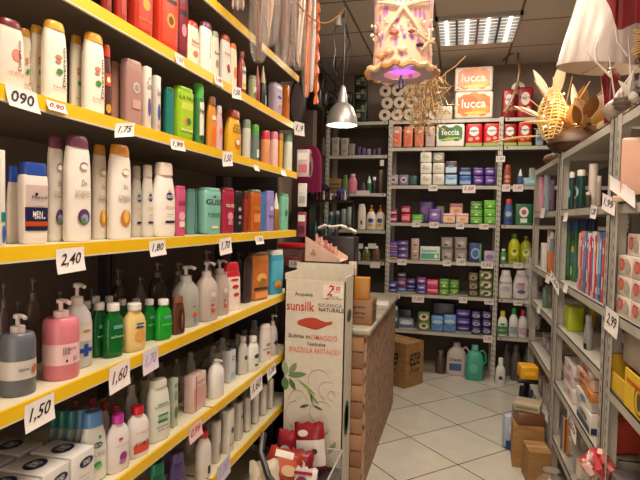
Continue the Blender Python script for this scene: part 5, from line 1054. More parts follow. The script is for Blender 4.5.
L=bpy.data.lights.new('pendant_light','SPOT'); L.energy=14; L.color=(1,.84,.62); L.shadow_soft_size=.04; L.spot_size=2.4
lo=bpy.data.objects.new('pendant_light',L); C.objects.link(lo); lo.parent=r; lo.location=(0,0,.0)
def cable(name,label,pts,rad,col,cat='cable'):
    m=MB(); m.tube(pts,rad,col,6); return tag(m.build(name),label,cat)
cable('hanging_cable','thin black cable looping down left of the lamp cord',[onY(344,14,3.02),onY(338,24,3.02),onY(333,34,3.02),onY(335,50,3.02),onY(333,66,3.02),onY(337,76,3.02)],.0035,'black')
cable('hanging_cable','thin black cable bulging right of the lamp cord',[onY(344,14,3.05),onY(346,32,3.05),onY(350,42,3.05),onY(346,54,3.05),onY(341,64,3.05),onY(336,74,3.05)],.0035,'black')
cable('hanging_cable','long black cable sagging along the ceiling towards the left wall',[onY(320,60,3.1),onY(325,72,3.1),onY(335,77,3.1),onY(345,70,3.1),onY(352,50,3.1),onY(345,20,3.1)],.003,'2c2420')
m=MB(); m.lathe([(0,1),(1,.9)],.02,.02,2,'a8a098',h=.06,seg=10); tag(m.build('cable_tag',None,onY(338,26,3.0)),'small pale switch on the looping black cable','switch')
# lantern
r=empty('shell_lantern',(-.22,2.0,1.995),0,'glowing pinkish lace lantern with starfish and shells, lilac light inside','lantern')
lac=bpy.data.materials.new('lantern_lace'); lac.use_nodes=True; nt=lac.node_tree; b=nt.nodes['Principled BSDF']
tc=nt.nodes.new('ShaderNodeTexCoord'); mp=nt.nodes.new('ShaderNodeMapping'); mp.inputs['Scale'].default_value=(1,1,.45); vo=nt.nodes.new('ShaderNodeTexVoronoi'); vo.inputs['Scale'].default_value=42
nt.links.new(tc.outputs['Object'],mp.inputs[0]); nt.links.new(mp.outputs[0],vo.inputs[0]); cr=nt.nodes.new('ShaderNodeValToRGB')
cr.color_ramp.elements[0].color=(*rgb('b878b4'),1); cr.color_ramp.elements[0].position=.25; cr.color_ramp.elements[1].color=(*rgb('e4bca0'),1); cr.color_ramp.elements[1].position=.42  # lilac cells paint inner lamplight showing through the lace holes
nt.links.new(vo.outputs['Distance'],cr.inputs[0]); nt.links.new(cr.outputs[0],b.inputs['Base Color']); nt.links.new(cr.outputs[0],b.inputs['Emission Color']); b.inputs['Emission Strength'].default_value=.10; b.inputs['Roughness'].default_value=.7
m=MB()
m.lathe([(0,1),(.2,.97),(.5,.98),(.8,1.02),(1,1)],.112,.112,2,lac,z0=.02,h=.40,seg=36,caps=False); m.build('lace_wall',r)
m=MB()
for i in range(12):
    a0=i*math.pi/6
    pts=[((.128+.006*math.sin(i*2+t))*math.cos(a0+t*.14),(.128+.006*math.sin(i*2+t))*math.sin(a0+t*.14),.012+.006*math.sin(t*2+i)) for t in range(5)]
    m.tube(pts,.011,['d8a874','e8c898','c08c5c'][i%3],7)
m.build('rope_rim',r)
m=MB(); n=36; V=[];Fc=[]
for i in range(n):
    a=2*math.pi*i/n
    V+=[(.128*math.cos(a),.128*math.sin(a),.004),(.07*math.cos(a),.07*math.sin(a),.006)]
for i in range(n): j=(i+1)%n; Fc.append((2*i,2*j,2*j+1,2*i+1))
m.add(V,Fc,'a8988c'); m.build('base_ring',r)
m=MB(); m.lathe([(0,1),(.5,1.0),(1,.8)],.05,.05,2,'b04ce8:e',z0=.02,h=.03,seg=20); m.build('lamp_core',r)
def star(parent,cx,ang0,zc,Rr_,rad,col,Rc=.118,name='starfish'):
    m=MB()
    for k in range(5):
        a=ang0+k*2*math.pi/5; pts=[]
        for t in range(6):
            q=Rr_*t/5; u=q*math.cos(a); z=q*math.sin(a); th=cx+u/Rc
            pts.append((Rc*1.04*math.sin(th),-Rc*1.04*math.cos(th),zc+z))
        m.tube(pts,rad,col,7,r2=rad*.45)
    m.lathe([(0,.6),(.5,1),(1,.6)],rad*1.3,rad*.9,2,col,cx=Rc*1.04*math.sin(cx),cy=-Rc*1.04*math.cos(cx),z0=zc-rad,h=rad*2,seg=8)
    m.build(name,parent)
star(r,.1,math.pi/2,.215,.105,.0095,'ecd8b8')
star(r,-.6,.4,.33,.07,.01,'e0c090'); star(r,.95,.2,.1,.05,.007,'d8c0a0')
for k,(th,z,c,w) in enumerate([(-.15,.115,'b4583c',.018),(.35,.12,'a04838',.013),(.62,.075,'201820',.014),(-.75,.13,'b46848',.012),(-.3,.05,'d8a878',.02),(.1,.055,'e8c8a0',.02),(-.6,.04,'c88850',.022),(.5,.27,'b04838',.014),(-.1,.29,'c05850',.012),(.0,.33,'e8e0d8',.02)]):
    m=MB(); m.lathe([(0,.3),(.3,.9),(.6,1),(1,.2)],w,.007,2,c,cx=.122*math.sin(th),cy=-.122*math.cos(th),z0=z,h=w*1.1,seg=10); m.build('shell',r)
m=MB()
for k in range(26):
    th=-1.3+2.6*k/25; m.lathe([(0,.4),(.5,1),(1,.4)],.006,.006,2,['f0e4d8','e8d0c0'][k%2],cx=.12*math.sin(th),cy=-.12*math.cos(th),z0=.145+.03*math.sin(k*1.7),h=.012,seg=6)
m.build('bead_string',r)
m=MB()
for k in (-1.15,1.2):
    for t in range(5): m.lathe([(0,.3),(.5,1),(1,.4)],.016,.012,2,'3c84b8',cx=.12*math.sin(k),cy=-.12*math.cos(k),z0=.28+t*.022,h=.022,seg=8)
m.build('blue_trim',r)
m=MB(); m.tube([(-.0,-.02,.0),(-.008,-.02,-.03),(-.003,-.02,-.055),(.008,-.02,-.045),(.006,-.02,-.015)],.004,'3c5484',6); m.build('pull_ring',r)
m=MB(); m.tube([(0,0,.42),(0,0,.95)],.005,'c8a878',6); m.tube([(-.1,0,.41),(0,0,.55),(.1,0,.41)],.004,'c8a878',6); m.build('hanging_cord',r)
L=bpy.data.lights.new('lantern_light','POINT'); L.energy=.12; L.color=(.75,.35,1); L.shadow_soft_size=.04; lo=bpy.data.objects.new('lantern_light',L); C.objects.link(lo); lo.parent=r; lo.location=(0,0,-.03)
# raffia
r=empty('raffia_bunch',(-.155,2.42,1.98),0,'tangled bunch of pale straw hanging behind the lantern','straw bunch')
m=MB()
for i in range(120):
    a=random.random()*6.28; q=.02+.09*random.random(); z=-.11+.22*random.random()
    p=Vector((q*math.cos(a),q*math.sin(a)*.7,z)); pts=[Vector((.01*random.uniform(-1,1),0,.19+random.random()*.03))*.9+Vector((0,0,0)) if i%3==0 else p+Vector((random.uniform(-.05,.05),random.uniform(-.03,.03),random.uniform(-.05,.09)))]
    for t in range(5):
        p=p+Vector((random.uniform(-.035,.035),random.uniform(-.03,.03),random.uniform(-.03,.022))); pts.append(p.copy())
    m.tube(pts,.0016,['d8b880','c09860','e0c898','a88050'][i%4],4)
m.build('straw',r)
m=MB(); m.tube([(0,0,.15),(0,0,.96)],.003,'c09860',5); m.tube([(-.02,0,-.08),(-.03,0,-.16),(.0,0,-.22)],.0025,'e0c898',5); m.build('tie',r)
cable('dry_twig','long thin pale twig reaching up right from the straw bunch',[onY(437,82,2.45),onY(447,72,2.45),onY(456,66,2.45),onY(466,56,2.45)],.003,'b89468','twig')
# ---- branch on the back shelf
r=empty('driftwood_branch',onY(500,115,4.93)+Vector((0,0,0)),0,'tall bare crooked driftwood branch on the back shelf top under the ceiling light','branch')
o0=r.location.copy()
m=MB(); q=lambda a,b,Y=4.93:onY(a,b,Y)-o0
m.tube([q(504,112),q(511,102),q(517,86),q(520,70),q(518,56),q(519,42),q(524,28),q(528,18)],.016,'8c6c48',7,r2=.009); m.build('stem',r)
m=MB(); m.tube([q(503,61),q(510,54),q(520,50),q(535,48),q(550,46)],.013,'7c5c3c',6,r2=.007); m.build('side_branch',r)
m=MB(); m.tube([q(503,112),q(510,109),q(522,110),q(532,112)],.012,'8c6844',6,r2=.005); m.build('foot_branch',r)
# ---- right top shelf: arrangement
r=empty('dried_arrangement',(.635,3.15,1.836),0,'gold and white dried leaf arrangement with tiny lights in a dark wooden bowl','dried flowers')
m=MB(); m.lathe([(0,.5),(.1,.8),(.35,1),(.6,.95),(.8,.7),(1,.5)],.16,.15,2.2,nodemat('wood_bowl',noisy('2c1810','5c3c20',9,(1,1,3)),.5),h=.15,seg=20); m.build('bowl',r)
m=MB()
for i in range(16):
    z=.08+.28*i/15; q=.07*math.sin(math.pi*(.15+.8*i/15))+.01
    m.tube([(-.14+q*math.cos(t),q*math.sin(t)-.02,z+.006*math.sin(t*3)) for t in [k*.7 for k in range(10)]],.0035,['e0b870','f0d8a0'][i%2],5)
for i in range(12):
    a=i*.524; m.tube([(-.14+(.07*math.sin(math.pi*(.15+.8*k/6))+.01)*math.cos(a+k*.1),(.07*math.sin(math.pi*(.15+.8*k/6))+.01)*math.sin(a+k*.1)-.02,.08+.28*k/6) for k in range(7)],.003,'e8c888',5)
m.build('wire_cone',r)
def bladeleaf(parent,p,d,L_,W_,col,name='leaf'):
    m=MB(); d=Vector(d).normalized(); s=d.cross(Vector((.2,-1,.1))).normalized(); V=[];n=7
    for i in range(n+1):
        t=i/n; q=W_*math.sin(math.pi*min(1,t*.9+.1))**.9; c=Vector(p)+d*L_*t+Vector((0,-.05*t*t*L_,-.12*t*t*L_))
        V+=[c+s*q,c+Vector((0,-.008,0))*math.sin(math.pi*t),c-s*q]
    Fc=[]
    for i in range(n): a=3*i; Fc+=[(a,a+1,a+4,a+3),(a+1,a+2,a+5,a+4)]
    m.add(V,Fc,col,True); m.build(name,parent)
for p,d,l,w_,c in [((-.15,0,.3),(-.5,-.2,.9),.22,.022,'e8dcc8'),((-.13,0,.3),(.15,-.1,1),.26,.03,'d8c4a4'),((-.18,0,.2),(-1,-.3,.5),.2,.015,'ece0d0'),((-.1,0,.25),(-.8,-.2,1),.24,.012,'f0e4d4'),((-.05,-.03,.16),(-1,-.4,.1),.3,.012,'d0a870'),((0,-.03,.16),(.6,-.3,.7),.2,.04,'b08858'),((.05,-.05,.18),(.3,-.4,.8),.18,.04,'e0d0b8'),((.03,-.05,.17),(-.4,-.4,.6),.18,.045,'d8bc90'),((.1,-.02,.15),(.8,-.2,.6),.2,.035,'a87c4c'),((-.04,-.06,.17),(0,-.5,.8),.14,.04,'c89c60'),((.0,.0,.2),(.1,0,1),.2,.04,'8c6438'),((-.2,-.02,.1),(-1,-.2,-.05),.3,.008,'c8a468'),((-.02,-.04,.2),(-.2,-.3,.9),.2,.02,'f0e8dc')]: bladeleaf(r,p,d,l,w_,c)
for k in range(20):
    a=k*2.4; bladeleaf(r,(.02+.07*math.cos(a),-.03+.05*math.sin(a),.12+.03*(k%3)),(math.cos(a)*.9,-.3+.4*math.sin(a),.5+.4*((k*7)%5)/4),.12+.05*((k*3)%4)/3,.016+.012*(k%3),['c89858','e8d4b0','8c5c2c','f0e0c4','b07c3c'][k%5])
m=MB()
for k in range(14):
    a=k*.449; m.tube([(-.1+.03*math.cos(a),-.02,.12),(-.1+.12*math.cos(a),-.05+.05*math.sin(a*2),.2+.08*math.sin(a)),(-.1+.22*math.cos(a),-.05,.26+.16*math.sin(a))],.003,['d8b070','a87c48'][k%2],4)
m.build('dry_stems',r)
glow=bpy.data.materials.new('fairy_light'); glow.use_nodes=True; _b=glow.node_tree.nodes['Principled BSDF']; _b.inputs['Emission Color'].default_value=(1,.72,.35,1); _b.inputs['Emission Strength'].default_value=9
m=MB()
for i in range(26):
    a=random.random()*6.28; z=.1+.25*random.random(); x=-.14+.05*math.cos(a) if i%2 else .0+.1*math.cos(a); m.lathe([(0,.3),(.5,1),(1,.3)],.005,.005,2,glow,cx=x,cy=-.04+.05*math.sin(a),z0=z if i%2 else .16+.1*random.random(),h=.01,seg=6)
o=m.build('fairy_lights',r); o['kind']='stuff'
L=bpy.data.lights.new('fairy_glow','POINT'); L.energy=1.5; L.color=(1,.62,.3); L.shadow_soft_size=.08; lo=bpy.data.objects.new('fairy_glow',L); C.objects.link(lo); lo.parent=r; lo.location=(-.1,-.12,.24)
# white ceramic star hanging over the shelf edge
r=empty('ceramic_starfish',(.575,3.36,1.837),.3,'white ceramic starfish ornament leaning on the shelf edge before the bowl','ornament')
m=MB()
for k in range(5):
    a=.5+k*1.2566; m.tube([(0,0,.085),(.04*math.cos(a),-.004,.085+.04*math.sin(a)),(.08*math.cos(a),-.01,.085+.08*math.sin(a))],.021,'e4dcd4',8,r2=.007)
m.build('arms',r)
# curled brown bark at the edge
m=MB(); m.tube([(0,0,.03),(.04,-.08,.045),(.06,-.2,.04),(.05,-.3,.05)],.035,nodemat('bark',noisy('4c3018','8c6438',14,(1,1,4)),.7),9,r2=.02); tag(m.build('bark_piece',None,(.575,3.75,1.842)),'rolled piece of brown bark lying along the right shelf edge','bark')
# table lamp
r=empty('table_lamp',(.622,2.5,1.837),0,'white shaded table lamp with deep red glass base on the right shelf top','lamp')
rg_=bpy.data.materials.new('red_glass'); rg_.use_nodes=True; _b=rg_.node_tree.nodes['Principled BSDF']; _b.inputs['Base Color'].default_value=(*rgb('8c0818'),1); _b.inputs['Roughness'].default_value=.05; _b.inputs['Transmission Weight'].default_value=.25; _b.inputs['Coat Weight'].default_value=.6
m=MB(); m.lathe([(0,.5),(.3,.55),(.55,.7),(.8,.95),(.92,1),(1,.6)],.037,.037,2,rg_,z0=.05,h=.22,seg=20); m.build('glass_base',r)
m=MB(); m.lathe([(0,1),(.3,1),(.35,.5),(.7,.4),(.8,.6),(1,.35)],.03,.03,2,'c0b8b0:m',h=.055,seg=16); m.build('foot',r)
m=MB(); m.lathe([(0,.6),(.2,1),(.4,.5),(.7,.8),(1,.5)],.018,.018,2,'b0a898:m',z0=.268,h=.06,seg=12); m.build('neck',r)
sh_=nodemat('lamp_shade',noisy('a8988c','dcd0c8',30,(1,1,.1)),.28); _b=sh_.node_tree.nodes['Principled BSDF']; _b.inputs['Emission Color'].default_value=(1,.88,.76,1); _b.inputs['Emission Strength'].default_value=.02  # vertical streaks paint plastic reflections into the colour; faint glow added
m=MB(); m.lathe([(0,1),(.03,1.01),(.5,.91),(1,.81)],.168,.168,2,sh_,h=.285,seg=36,caps=False); m.lathe([(0,.985),(1,.80)],.168,.168,2,'b8a490',h=.285,seg=36,caps=False)
o=m.build('shade',r); o.location=(-.05,0,.285); o.rotation_euler=(math.radians(6),math.radians(7),0)
m=MB()
for k in range(3): a=k*2.094; m.tube([(0,0,.33),(.168*math.cos(a),.168*math.sin(a),.305)],.0025,'lgrey:m',5)
m.build('spider_ring',r)
L=bpy.data.lights.new('added_fill_light','POINT'); L.energy=.25; L.color=(1,.8,.6); L.shadow_soft_size=.05; lo=bpy.data.objects.new('added_fill_light',L); C.objects.link(lo); lo.parent=r; lo.location=(0,0,.5)  # point light added inside the shade to brighten the ceiling
# bare white twig, feather wreath, nest
r=empty('white_twig',(.615,2.32,1.838),0,'bare white branching twig in front of the lamp','twig')
m=MB()
for (a,b_,c_) in [((0,0,0),(-.02,0,.12),(-.05,-.01,.28)),((-.02,0,.12),(.03,-.01,.2),(.02,0,.36)),((-.035,0,.2),(-.09,0,.26),(-.13,.0,.31)),((.03,0,.2),(.07,0,.26),(.06,0,.34)),((.02,0,.28),(-.02,0,.34),(-.03,0,.4)),((-.09,0,.26),(-.1,0,.31),(-.09,0,.36))]: m.tube([a,b_,c_],.005,'d8ccc4',6,r2=.002)
m.build('branches',r)
r=empty('pine_cone_wreath',(.64,2.16,1.838),0,'frosted grey and white wreath of cones and feathers at the right shelf top','wreath')
for i in range(18):
    a=i*.349*1.0; m=MB(); s=.028+.008*math.sin(i*3)
    x,y,z=.09*math.cos(a),.06*math.sin(a),.035+.045*(math.sin(a*1.5)+1)
    m.lathe([(0,.3),(.15,.9),(.2,.6),(.35,1),(.4,.7),(.55,.9),(.6,.6),(.8,.5),(1,.1)],s,s,2,['c8c0b8','7c6c64','e0d8d0','5c5450','a8988c'][i%5],z0=-.03,h=s*2.2,seg=9)
    o=m.build('cone',r); o.location=(x,y,z); o.rotation_euler=(math.sin(i*2),math.cos(i*3),0)
for i in range(7): bladeleaf(r,(-.06+.02*i,-.05,.05),(math.sin(i*2),-.4,.8),.13,.014,['ece4dc','b8b0ac'][i%2],'feather')
r=empty('twig_nest',(.66,1.93,2.0),0,'brown woven twig nest with loose ends at the right photo edge','nest')
m=MB()
for i in range(34):
    a=random.random()*6.28; R_=.09+.02*random.random(); z=random.uniform(-.01,.10)
    m.tube([(R_*math.cos(a+t*.35),R_*.9*math.sin(a+t*.35),z+.01*math.sin(t+i)) for t in range(7)],.004,['7c5434','a07848','5c3c24','c09868'][i%4],5)
for i in range(10): m.tube([(-.08,-.02,.02+.006*i),(-.115-.02*random.random(),-.03,.0+.009*i)],.0025,'c8a060',4)
m.build('twigs',r)
m=MB(); m.lathe([(0,1),(.1,.8),(.9,.8),(1,1)],.1,.09,2,'8c6c4c',h=.145,seg=14); tag(m.build('wooden_stand',None,(.66,1.93,1.838)),'round tan wooden stand beneath the twig nest','stand')
# red drape
_x0=onY(598,10,1.97).x
m=MB(); V=[];Fc=[];nx=22
for j in range(9):
    v=j/8
    for i in range(nx+1):
        u=i/nx; x=_x0+.30*u; zl=2.115+.0*u+ (0.0 if u>.2 else (.2-u)*1.0); z=zl+(2.94-zl)*v
        V.append((x-.02*v*0+.0*(1-v),1.97+.02*math.sin(u*30)*(.4+.6*(1-v))+.02*math.sin(u*11),z))
for j in range(8):
    for i in range(nx): a=j*(nx+1)+i; Fc.append((a,a+1,a+nx+2,a+nx+1))
dr=nodemat('red_cloth',noisy('3c0c10','a81c24',5,(7,1,.3)),.5)
m.add(V,Fc,dr,True); tag(m.build('red_drape'),'dark red pleated cloth hanging from the ceiling at the upper right','cloth')
# ---- near right: peach board, black tray
_p=onY(641,170,1.98)
r=empty('wooden_board',(_p.x,1.98,1.528),-.35,'peach coloured rounded board with a small peg on top','board')
m=MB(); m.rbox(.12,.02,.20,.03,'d8a890',z0=.02,seg=3); m.build('body',r); m=MB(); m.lathe([(0,1),(.6,.7),(1,.2)],.008,.008,2,'d8b8a0',z0=.23,h=.035,seg=8); m.build('peg',r)
m=MB(); m.rbox(.16,.05,.02,.004,'c8a890',z0=0); m.build('foot',r)
m=MB(); m.box(-.12,.12,-.05,.05,0,.02,'1c1818'); m.box(-.12,.12,.045,.05,0,.06,'1c1818'); o=m.build('black_tray',None,(.61,1.78,1.528),-math.pi/2); tag(o,'low black display tray with white specks before the peach board','tray')
for i in range(6):
    m=MB(); m.lathe([(0,.8),(.5,1),(1,.4)],.009,.009,2,'d8d4d0',h=.03,seg=8); tag(m.build('small_figure',None,(.60+.012*(i%2),1.69+.035*i,1.549)),'tiny white piece standing in the black tray','figure','tiny white pieces in the black tray')
# ------------------------------------------------------------------ counter things and left rear
zc=.868
m=MB(); m.rbox(.21,.24,.33,.006,'1c1818',z0=0); r=m.build('black_case',None,(-.745,3.0,zc)); tag(r,'black counter display case carrying the triangular tray','display case')
r=empty('triangular_tray',(-.745,2.99,zc+.331),0,'pale pink wedge shaped counter tray filled with small tubes','tray')
m=MB(); w2=.105
for y in (-.11,.105): m.add([(-w2,y,0),(w2,y,0),(w2,y,.02),(-w2,y,.145),(-w2,y+.005,.145),(w2,y+.005,.02),(w2,y+.005,0),(-w2,y+.005,0)],[(0,1,2,3),(7,4,5,6),(3,2,5,4),(0,3,4,7),(1,6,5,2),(0,7,6,1)],'e0bca8:c')
m.box(-w2,w2,-.105,.105,0,.004,'d8b8a4:c'); m.build('wedge_box',r)
m=MB(); m.add([(-w2+.03,-.1112,.035),(-w2+.07,-.1112,.035),(-w2+.05,-.1112,.075)],[(0,1,2)],'b09484:c'); m.build('triangle_mark',r)
for i in range(5):
    m=MB(); m.lathe([(0,.6),(.1,1),(.7,1),(.72,.7),(1,.6)],.014,.014,2,['c88c84','d8a89c','b87c74'][i%3],h=.15-.018*i,seg=10); tag(m.build('lip_tube',None,(-.82+.03*i,3.02,zc+.336)),'small rosy tube standing in the wedge tray, '+ords(5)[i],'tube','rosy tubes in the wedge tray')
m=MB(); m.tube([(-.12,0,.02),(-.08,0,.04),(-.03,0,.03),(.03,0,.04),(.09,0,.02),(.13,0,0)],.022,'d8d0c8',8,flat=.6); 
o=m.build('hair_band',None,(-.76,3.3,1.36)); tag(o,'white cloth roll with black spots lying behind the wedge tray','cloth roll')
k=MB(); 
for u in (-.06,.02,.08): k.lathe([(0,.5),(.5,1),(1,.5)],.016,.023,2,'1c181c',cx=u,z0=.02,h=.034,seg=8)
k.build('black_spots',o)
m=MB(); m.rbox(.26,.16,.465,.005,'241c1e',z0=0); tag(m.build('black_case',None,(-.76,3.32,zc)),'taller black case behind, carrying the spotted white roll','display case')
# cartons on the counter
p=onZ(362,327,zc)
mk_=[T(.1,.72,.34,.12,'black','viagreze'),T(.1,.5,.34,.1,'black','limone'),Rr(.1,.3,.5,.03,'4c3420')]
boxy('carton',.20,.16,.135,'8c6440',mk_,(-.532,2.86,zc),0,'small brown carton with black print on the near end of the counter','box',bev=.003,side=mk_)
boxy('wooden_block',.085,.07,.12,'b87c2c',(),(-.502,2.85,zc+.136),.1,'honey coloured wooden block standing on the brown carton','block',bev=.003)
boxy('notebook',.03,.1,.125,'141414',(),(-.565,2.85,zc+.136),0,'black notebook standing upright beside the wooden block','notebook',bev=.003)
boxy('leaflet',.045,.004,.2,'d8c8b8',[Rr(0,.7,.6,.2,'a88c7c'),Rr(0,.4,.6,.1,'b89c8c')],(-.575,2.93,zc+.136),.1,'upright pale leaflet standing behind the notebook','leaflet',bev=.001)
boxy('paper_sheet',.12,.2,.004,'d8d4cc',(),(-.50,3.55,zc),.1,'white paper lying on the stone counter top','paper',bev=.001)
# dark cabinet with red lidded clear box behind the stand
m=MB(); m.rbox(.30,.45,1.14,.006,'2c2020'); tag(m.build('dark_cabinet',None,(-1.055,3.2,0)),'dark narrow cabinet between the counter and the left wall','cabinet')
r=empty('clear_box',(-.985,3.05,1.141),0,'clear plastic box with red lid on the dark cabinet','box')
m=MB(); m.rbox(.15,.14,.12,.008,'c88c8c:x'); m.build('body',r); m=MB(); m.rbox(.16,.15,.03,.006,'a01820',z0=.121); m.build('lid',r); m=MB(); m.rbox(.1,.1,.07,.01,'7c2428',z0=.004); m.build('contents',r)
card('K',294.5,264,11,7,'1,50','white price card on the clear red lidded box','dgrey',0,'d0c8c4',plane=2.97,curl=.001)
# black rack of nail varnish
r=empty('display_rack',(-1.03,4.2,0),0,'narrow black display rack for nail varnish at the left rear','display rack')
m=MB(); m.box(-.20,-.15,-.1,.1,0,1.66,'141014'); m.build('side_panel',r); m=MB(); m.box(.17,.19,.06,.1,0,1.60,'1c181c'); m.build('upright',r)
for z in (1.6,1.30,.9,.4): m=MB(); m.box(-.15,.19,-.1,.1,z-.012,z,'2a2628'); m.build('shelf',r)
for i in range(11):
    m=MB(); c=['1c141c','8c2c3c','2c2428','c8b8a8','3c1c2c','d8d0c8','4c3038','201820','7c3444','dcd4d0','241c24'][i]
    m.lathe([(0,.9),(.1,1),(.45,1),(.5,.5),(.55,.5),(.95,.4),(1,.3)],.012,.012,2,c,h=.07+.02*math.sin(i),seg=9); tag(m.build('nail_varnish',None,(-1.16+.03*i,4.14,1.601)),'small nail varnish bottle on the black rack, '+(['leftmost','second from left','third from left','fourth from left','fifth from left','middle','fifth from right','fourth from right','third from right','second from right','rightmost'][i]),'nail varnish','nail varnish bottles on the black rack')
for i in range(4):
    m=MB(); m.lathe([(0,.9),(.1,1),(.6,1),(.7,.5),(1,.4)],.02,.02,2,['1c4c50','2c3438','245c5c','3c3c40'][i],h=.13,seg=10); tag(m.build('dark_bottle',None,(-1.14+.06*i,4.16,1.301)),'dark teal bottle on lower black rack shelf, '+ords(4)[i],'bottle','dark teal bottles on the black rack')
# hung on the left wall piers
def hungbag(label,px,py0,py1,wpx,col,X_=-1.13,name='handbag'):
    a=onX(px,py1,X_); b_=onX(px,py0,X_); W_=wpx/516*a.y; h_=b_.z-a.z
    r=empty(name,(a.x,a.y,a.z),0,label,'bag'); m=MB(); m.rbox(W_,.07,h_*.8,.02,col,seg=3); m.build('body',r)
    m=MB(); m.tube([(-W_*.35,0,h_*.78),(-W_*.3,0,h_*1.0),(0,0,max(h_*1.15,2.70-a.z)),(W_*.3,0,h_*1.0),(W_*.35,0,h_*.78)],.007,col,6); m.build('handle',r)
    return r
# bags
hungbag('black handbag hanging under the ropes on the left rear wall',314,84,110,16,'1c1a20')
hungbag('dark bag hanging right of the black handbag, dim',324,88,106,7,'2c2a30')
m=MB(); a=onX(297,128,-1.16); 
m.lathe([(0,.3),(.1,.75),(.3,1),(.6,1),(.85,.7),(1,.3)],.065,.02,2,'241c20',h=.36,seg=20); m.lathe([(0,.3),(.1,.75),(.3,1),(.6,1),(.85,.7),(1,.3)],.045,.003,2,'6c6468',cy=-.019,z0=.04,h=.28,seg=20)
tag(m.build('oval_mirror',None,a),'dark oval framed mirror hanging on the left rear wall','mirror')
r=empty('cloth_rosette',onX(335,108,-1.13),0,'silvery black rosette hanging beside the lamp at the rear left','ornament'); m=MB()
for k in range(9): m.tube([(0,0,.1),(.05*math.cos(k*.7),-.01,.1+.05*math.sin(k*.7)),(.075*math.cos(k*.7+.3),0,.1+.075*math.sin(k*.7+.3))],.016,['3c3c3c','5c5c5c','242424'][k%3],6,r2=.01)
m.build('petals',r); m=MB(); m.tube([(0,0,.15),(0,0,max(.2,2.70-r.location.z))],.003,'black',5); m.build('string',r)
r=empty('magenta_apron',onX(309,192,-1.13),0,'magenta cloth with pale oval figure hanging at the left rear','cloth')
m=MB(); m.lathe([(0,1),(.5,1),(.8,.92),(.93,.7),(1,.35)],.10,.025,3,'8c1c50:w',h=.36,seg=20); m.build('cloth',r)
m=MB(); marks(m,lambda u,v,e:(u*.1,-.027-e,v*.36),[E(.1,.55,.28,.5,'c8a0a8'),E(.1,.85,.16,.12,'d8b8b8'),E(.1,.5,.14,.3,'8c4c64')]); m.build('printed_figure',r)
for i,(px,py,s,c,l) in enumerate([(309,190,.07,'1c1a24','crumpled black bag below the magenta cloth'),(322,184,.05,'2c4c94','crumpled blue bag right of the magenta cloth')]):
    a=onX(px,py,-1.02 if i else -1.08); m=MB(); m.lathe([(0,.5),(.2,1),(.5,.9),(.7,1.05),(.9,.6),(1,.2)],s,s*.8,2.5,c,h=s*2,seg=11); tag(m.build('crumpled_bag',None,(-1.10 if not i else -.93,4.2,1.601)),l,'bag')
m=MB(); m.tube([(-1.13,3.45,2.70),(-1.13,5.0,2.70)],.009,'dgrey:m',8); m.tube([(-1.13,3.5,2.70),(-1.13,3.5,2.95)],.006,'dgrey:m',6); m.tube([(-1.13,4.7,2.70),(-1.13,4.7,2.95)],.006,'dgrey:m',6)
tag(m.build('hanging_rail'),'thin dark rail under the ceiling carrying the bags at rear left','rail')
# packets hung at the end of the left gondola
for i,(py,c,w_,h_,l) in enumerate([(166,'c8b8b4',.07,.15,'pale wrapped packet with pink print hanging topmost at the left shelving end'),(196,'d8d4d0',.05,.13,'slim white packet hanging in the middle of the shelving end'),(226,'8c3c50',.05,.14,'dark pink packet hanging lowest on the shelving end')]):
    p=onX(292,py,-.90); o=boxy('hanging_packet',w_,.012,h_,c,[Rr(0,.75,.8,.25,'e8e4e0'),Rr(0,.3,.7,.3,['c87080','a8a4a0','5c1c30'][i])],(-.905,2.745,p.z-.05),math.radians(35) if 0 else 0,l,'packet',bev=.004)
    o.location=(-.905+.07,2.755,p.z-.06)
# ---- bin of snack bags before the cardboard stand
bx,by=-.665,2.20
r=empty('clear_bin',(bx,by,0),0,'low dark bin with clear rim on the floor, full of shiny snack bags','bin')
m=MB()
for s in (-1,1): m.box(-.16,.16,s*.2-.004,s*.2+.004,0,.24,'3c3034'); m.box(s*.158-.004,s*.158+.004,-.2,.2,0,.24,'3c3034')
m.box(-.16,.16,-.2,.2,0,.22,'3c3034'); m.build('body',r)
m=MB()
for s in (-1,1): m.box(-.165,.165,s*.2-.003,s*.2+.003,.235,.33,'d0ccc8:x'); m.box(s*.162-.003,s*.162+.003,-.2,.2,.235,.33,'d0ccc8:x')
m.tube([(.164,-.2,.33),(.164,.2,.33),(-.164,.2,.33)],.004,'c8c4c0',6); m.build('clear_rim',r)
def snack(x,y,z,rot,w_,h_,c,mk,l,tilt=(0,0)):
    mb=MB(); n=8; V=[];Fc=[]
    for s in (-1,1):
        for j in range(n+1):
            for i in range(n+1):
                u=-1+2*i/n; v=j/n; th=.35*w_*((1-u**4)*(1-(2*v-1)**4))**.6*.6
                V.append((u*w_/2*(1+.03*math.sin(j*2.3)),s*th+.004*math.sin(i*3+j*2),v*h_+.006*math.sin(i*2.1)*(1 if j in(0,n) else 0)))
    K=(n+1)**2
    for s in (0,1):
        for j in range(n):
            for i in range(n): a=s*K+j*(n+1)+i; f=(a,a+1,a+n+2,a+n+1); Fc.append(f if s==0 else f[::-1])
    mb.add(V,Fc,c,True)
    marks(mb,lambda u,v,e:(u*w_/2,-(.35*w_*((1-u**4)*(1-(2*v-1)**4))**.6*.6)-e-.004,v*h_),mk)
    o=mb.build('snack_bag',None,(x,y,z),rot); o.rotation_euler=(math.radians(tilt[0]),math.radians(tilt[1]),rot); return tag(o,l,'bag')
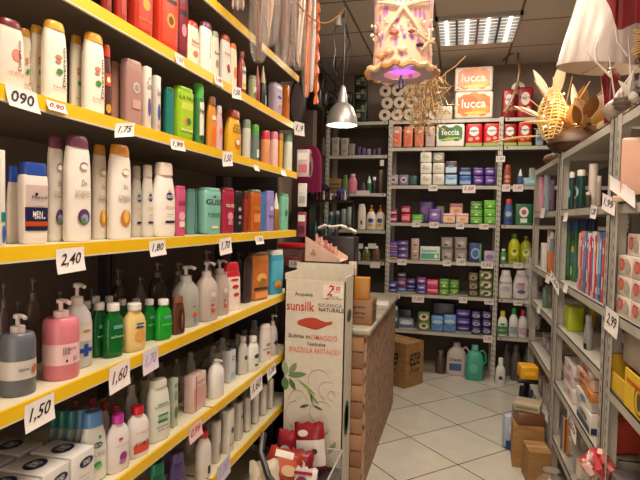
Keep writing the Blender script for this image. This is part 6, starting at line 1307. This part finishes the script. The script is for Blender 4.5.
snack(-.635,2.335,.245,0,.15,.22,'8c1822',[Rr(.1,.38,.9,.55,'dcd4cc'),E(-.3,.8,.35,.14,'dcd4cc'),T(.05,.42,.2,.04,'a01c28:c','snack'),E(.4,.42,.2,.12,'3c3438'),E(-.6,.2,.25,.16,'e83830')],'dark red and white crinkled bag leaning on the cardboard stand',(-10,-8))
snack(-.725,2.14,.25,.3,.17,.16,'a83824',[E(0,.5,.7,.5,'c0583c'),E(.2,.4,.4,.3,'d8b088'),Rr(-.2,.8,.5,.2,'dcd4c8')],'orange red bag lying at the front of the bin',(-35,15))
snack(-.755,2.04,.225,.5,.13,.17,'d4c8b0',[E(0,.5,.6,.4,'c0b088'),T(0,.7,.15,.04,'olive','riso')],'cream coloured bag leaning out between shelf and bin',(-30,0))
snack(-.60,2.08,.25,-.3,.12,.12,'d0c8c4',[E(0,.5,.5,.4,'8c3c54'),Rr(0,.8,.8,.1,'a8203c')],'small white and plum packet at the right of the bin',(-25,-10))
snack(-.67,2.22,.25,.1,.12,.13,'8c1c30',[E(0,.5,.5,.4,'e0d8d4')],'small wine red packet in the middle of the bin',(-20,5))
snack(-.77,2.345,.225,0,.09,.19,'9c2430',[E(0,.5,.6,.3,'dcd0cc')],'red bag standing at the back left of the bin',(-5,0))
m=MB(); m.tube([(-.80,2.12,.46),(-.79,2.06,.40),(-.73,2.0,.33),(-.67,1.97,.30),(-.60,1.96,.29),(-.56,1.99,.28)],.014,'3c3a3c',8); tag(m.build('bag_handle',None,(0,0,.03)),'dark grey curved strap lying over the snack bags','strap')
# ------------------------------------------------------------------ world and colour
w=bpy.data.worlds.new('world'); S.world=w; w.use_nodes=True; w.node_tree.nodes['Background'].inputs[0].default_value=(1,.8,.62,1); w.node_tree.nodes['Background'].inputs[1].default_value=1.9
S.view_settings.view_transform='Standard'; S.view_settings.look='None'; S.view_settings.exposure=0.55
for o in list(S.objects):
    if o.parent is None and o.type in('MESH','EMPTY') and 'label' in o and len(o['label'].split())>16: print('LONG',o.name,o['label'])
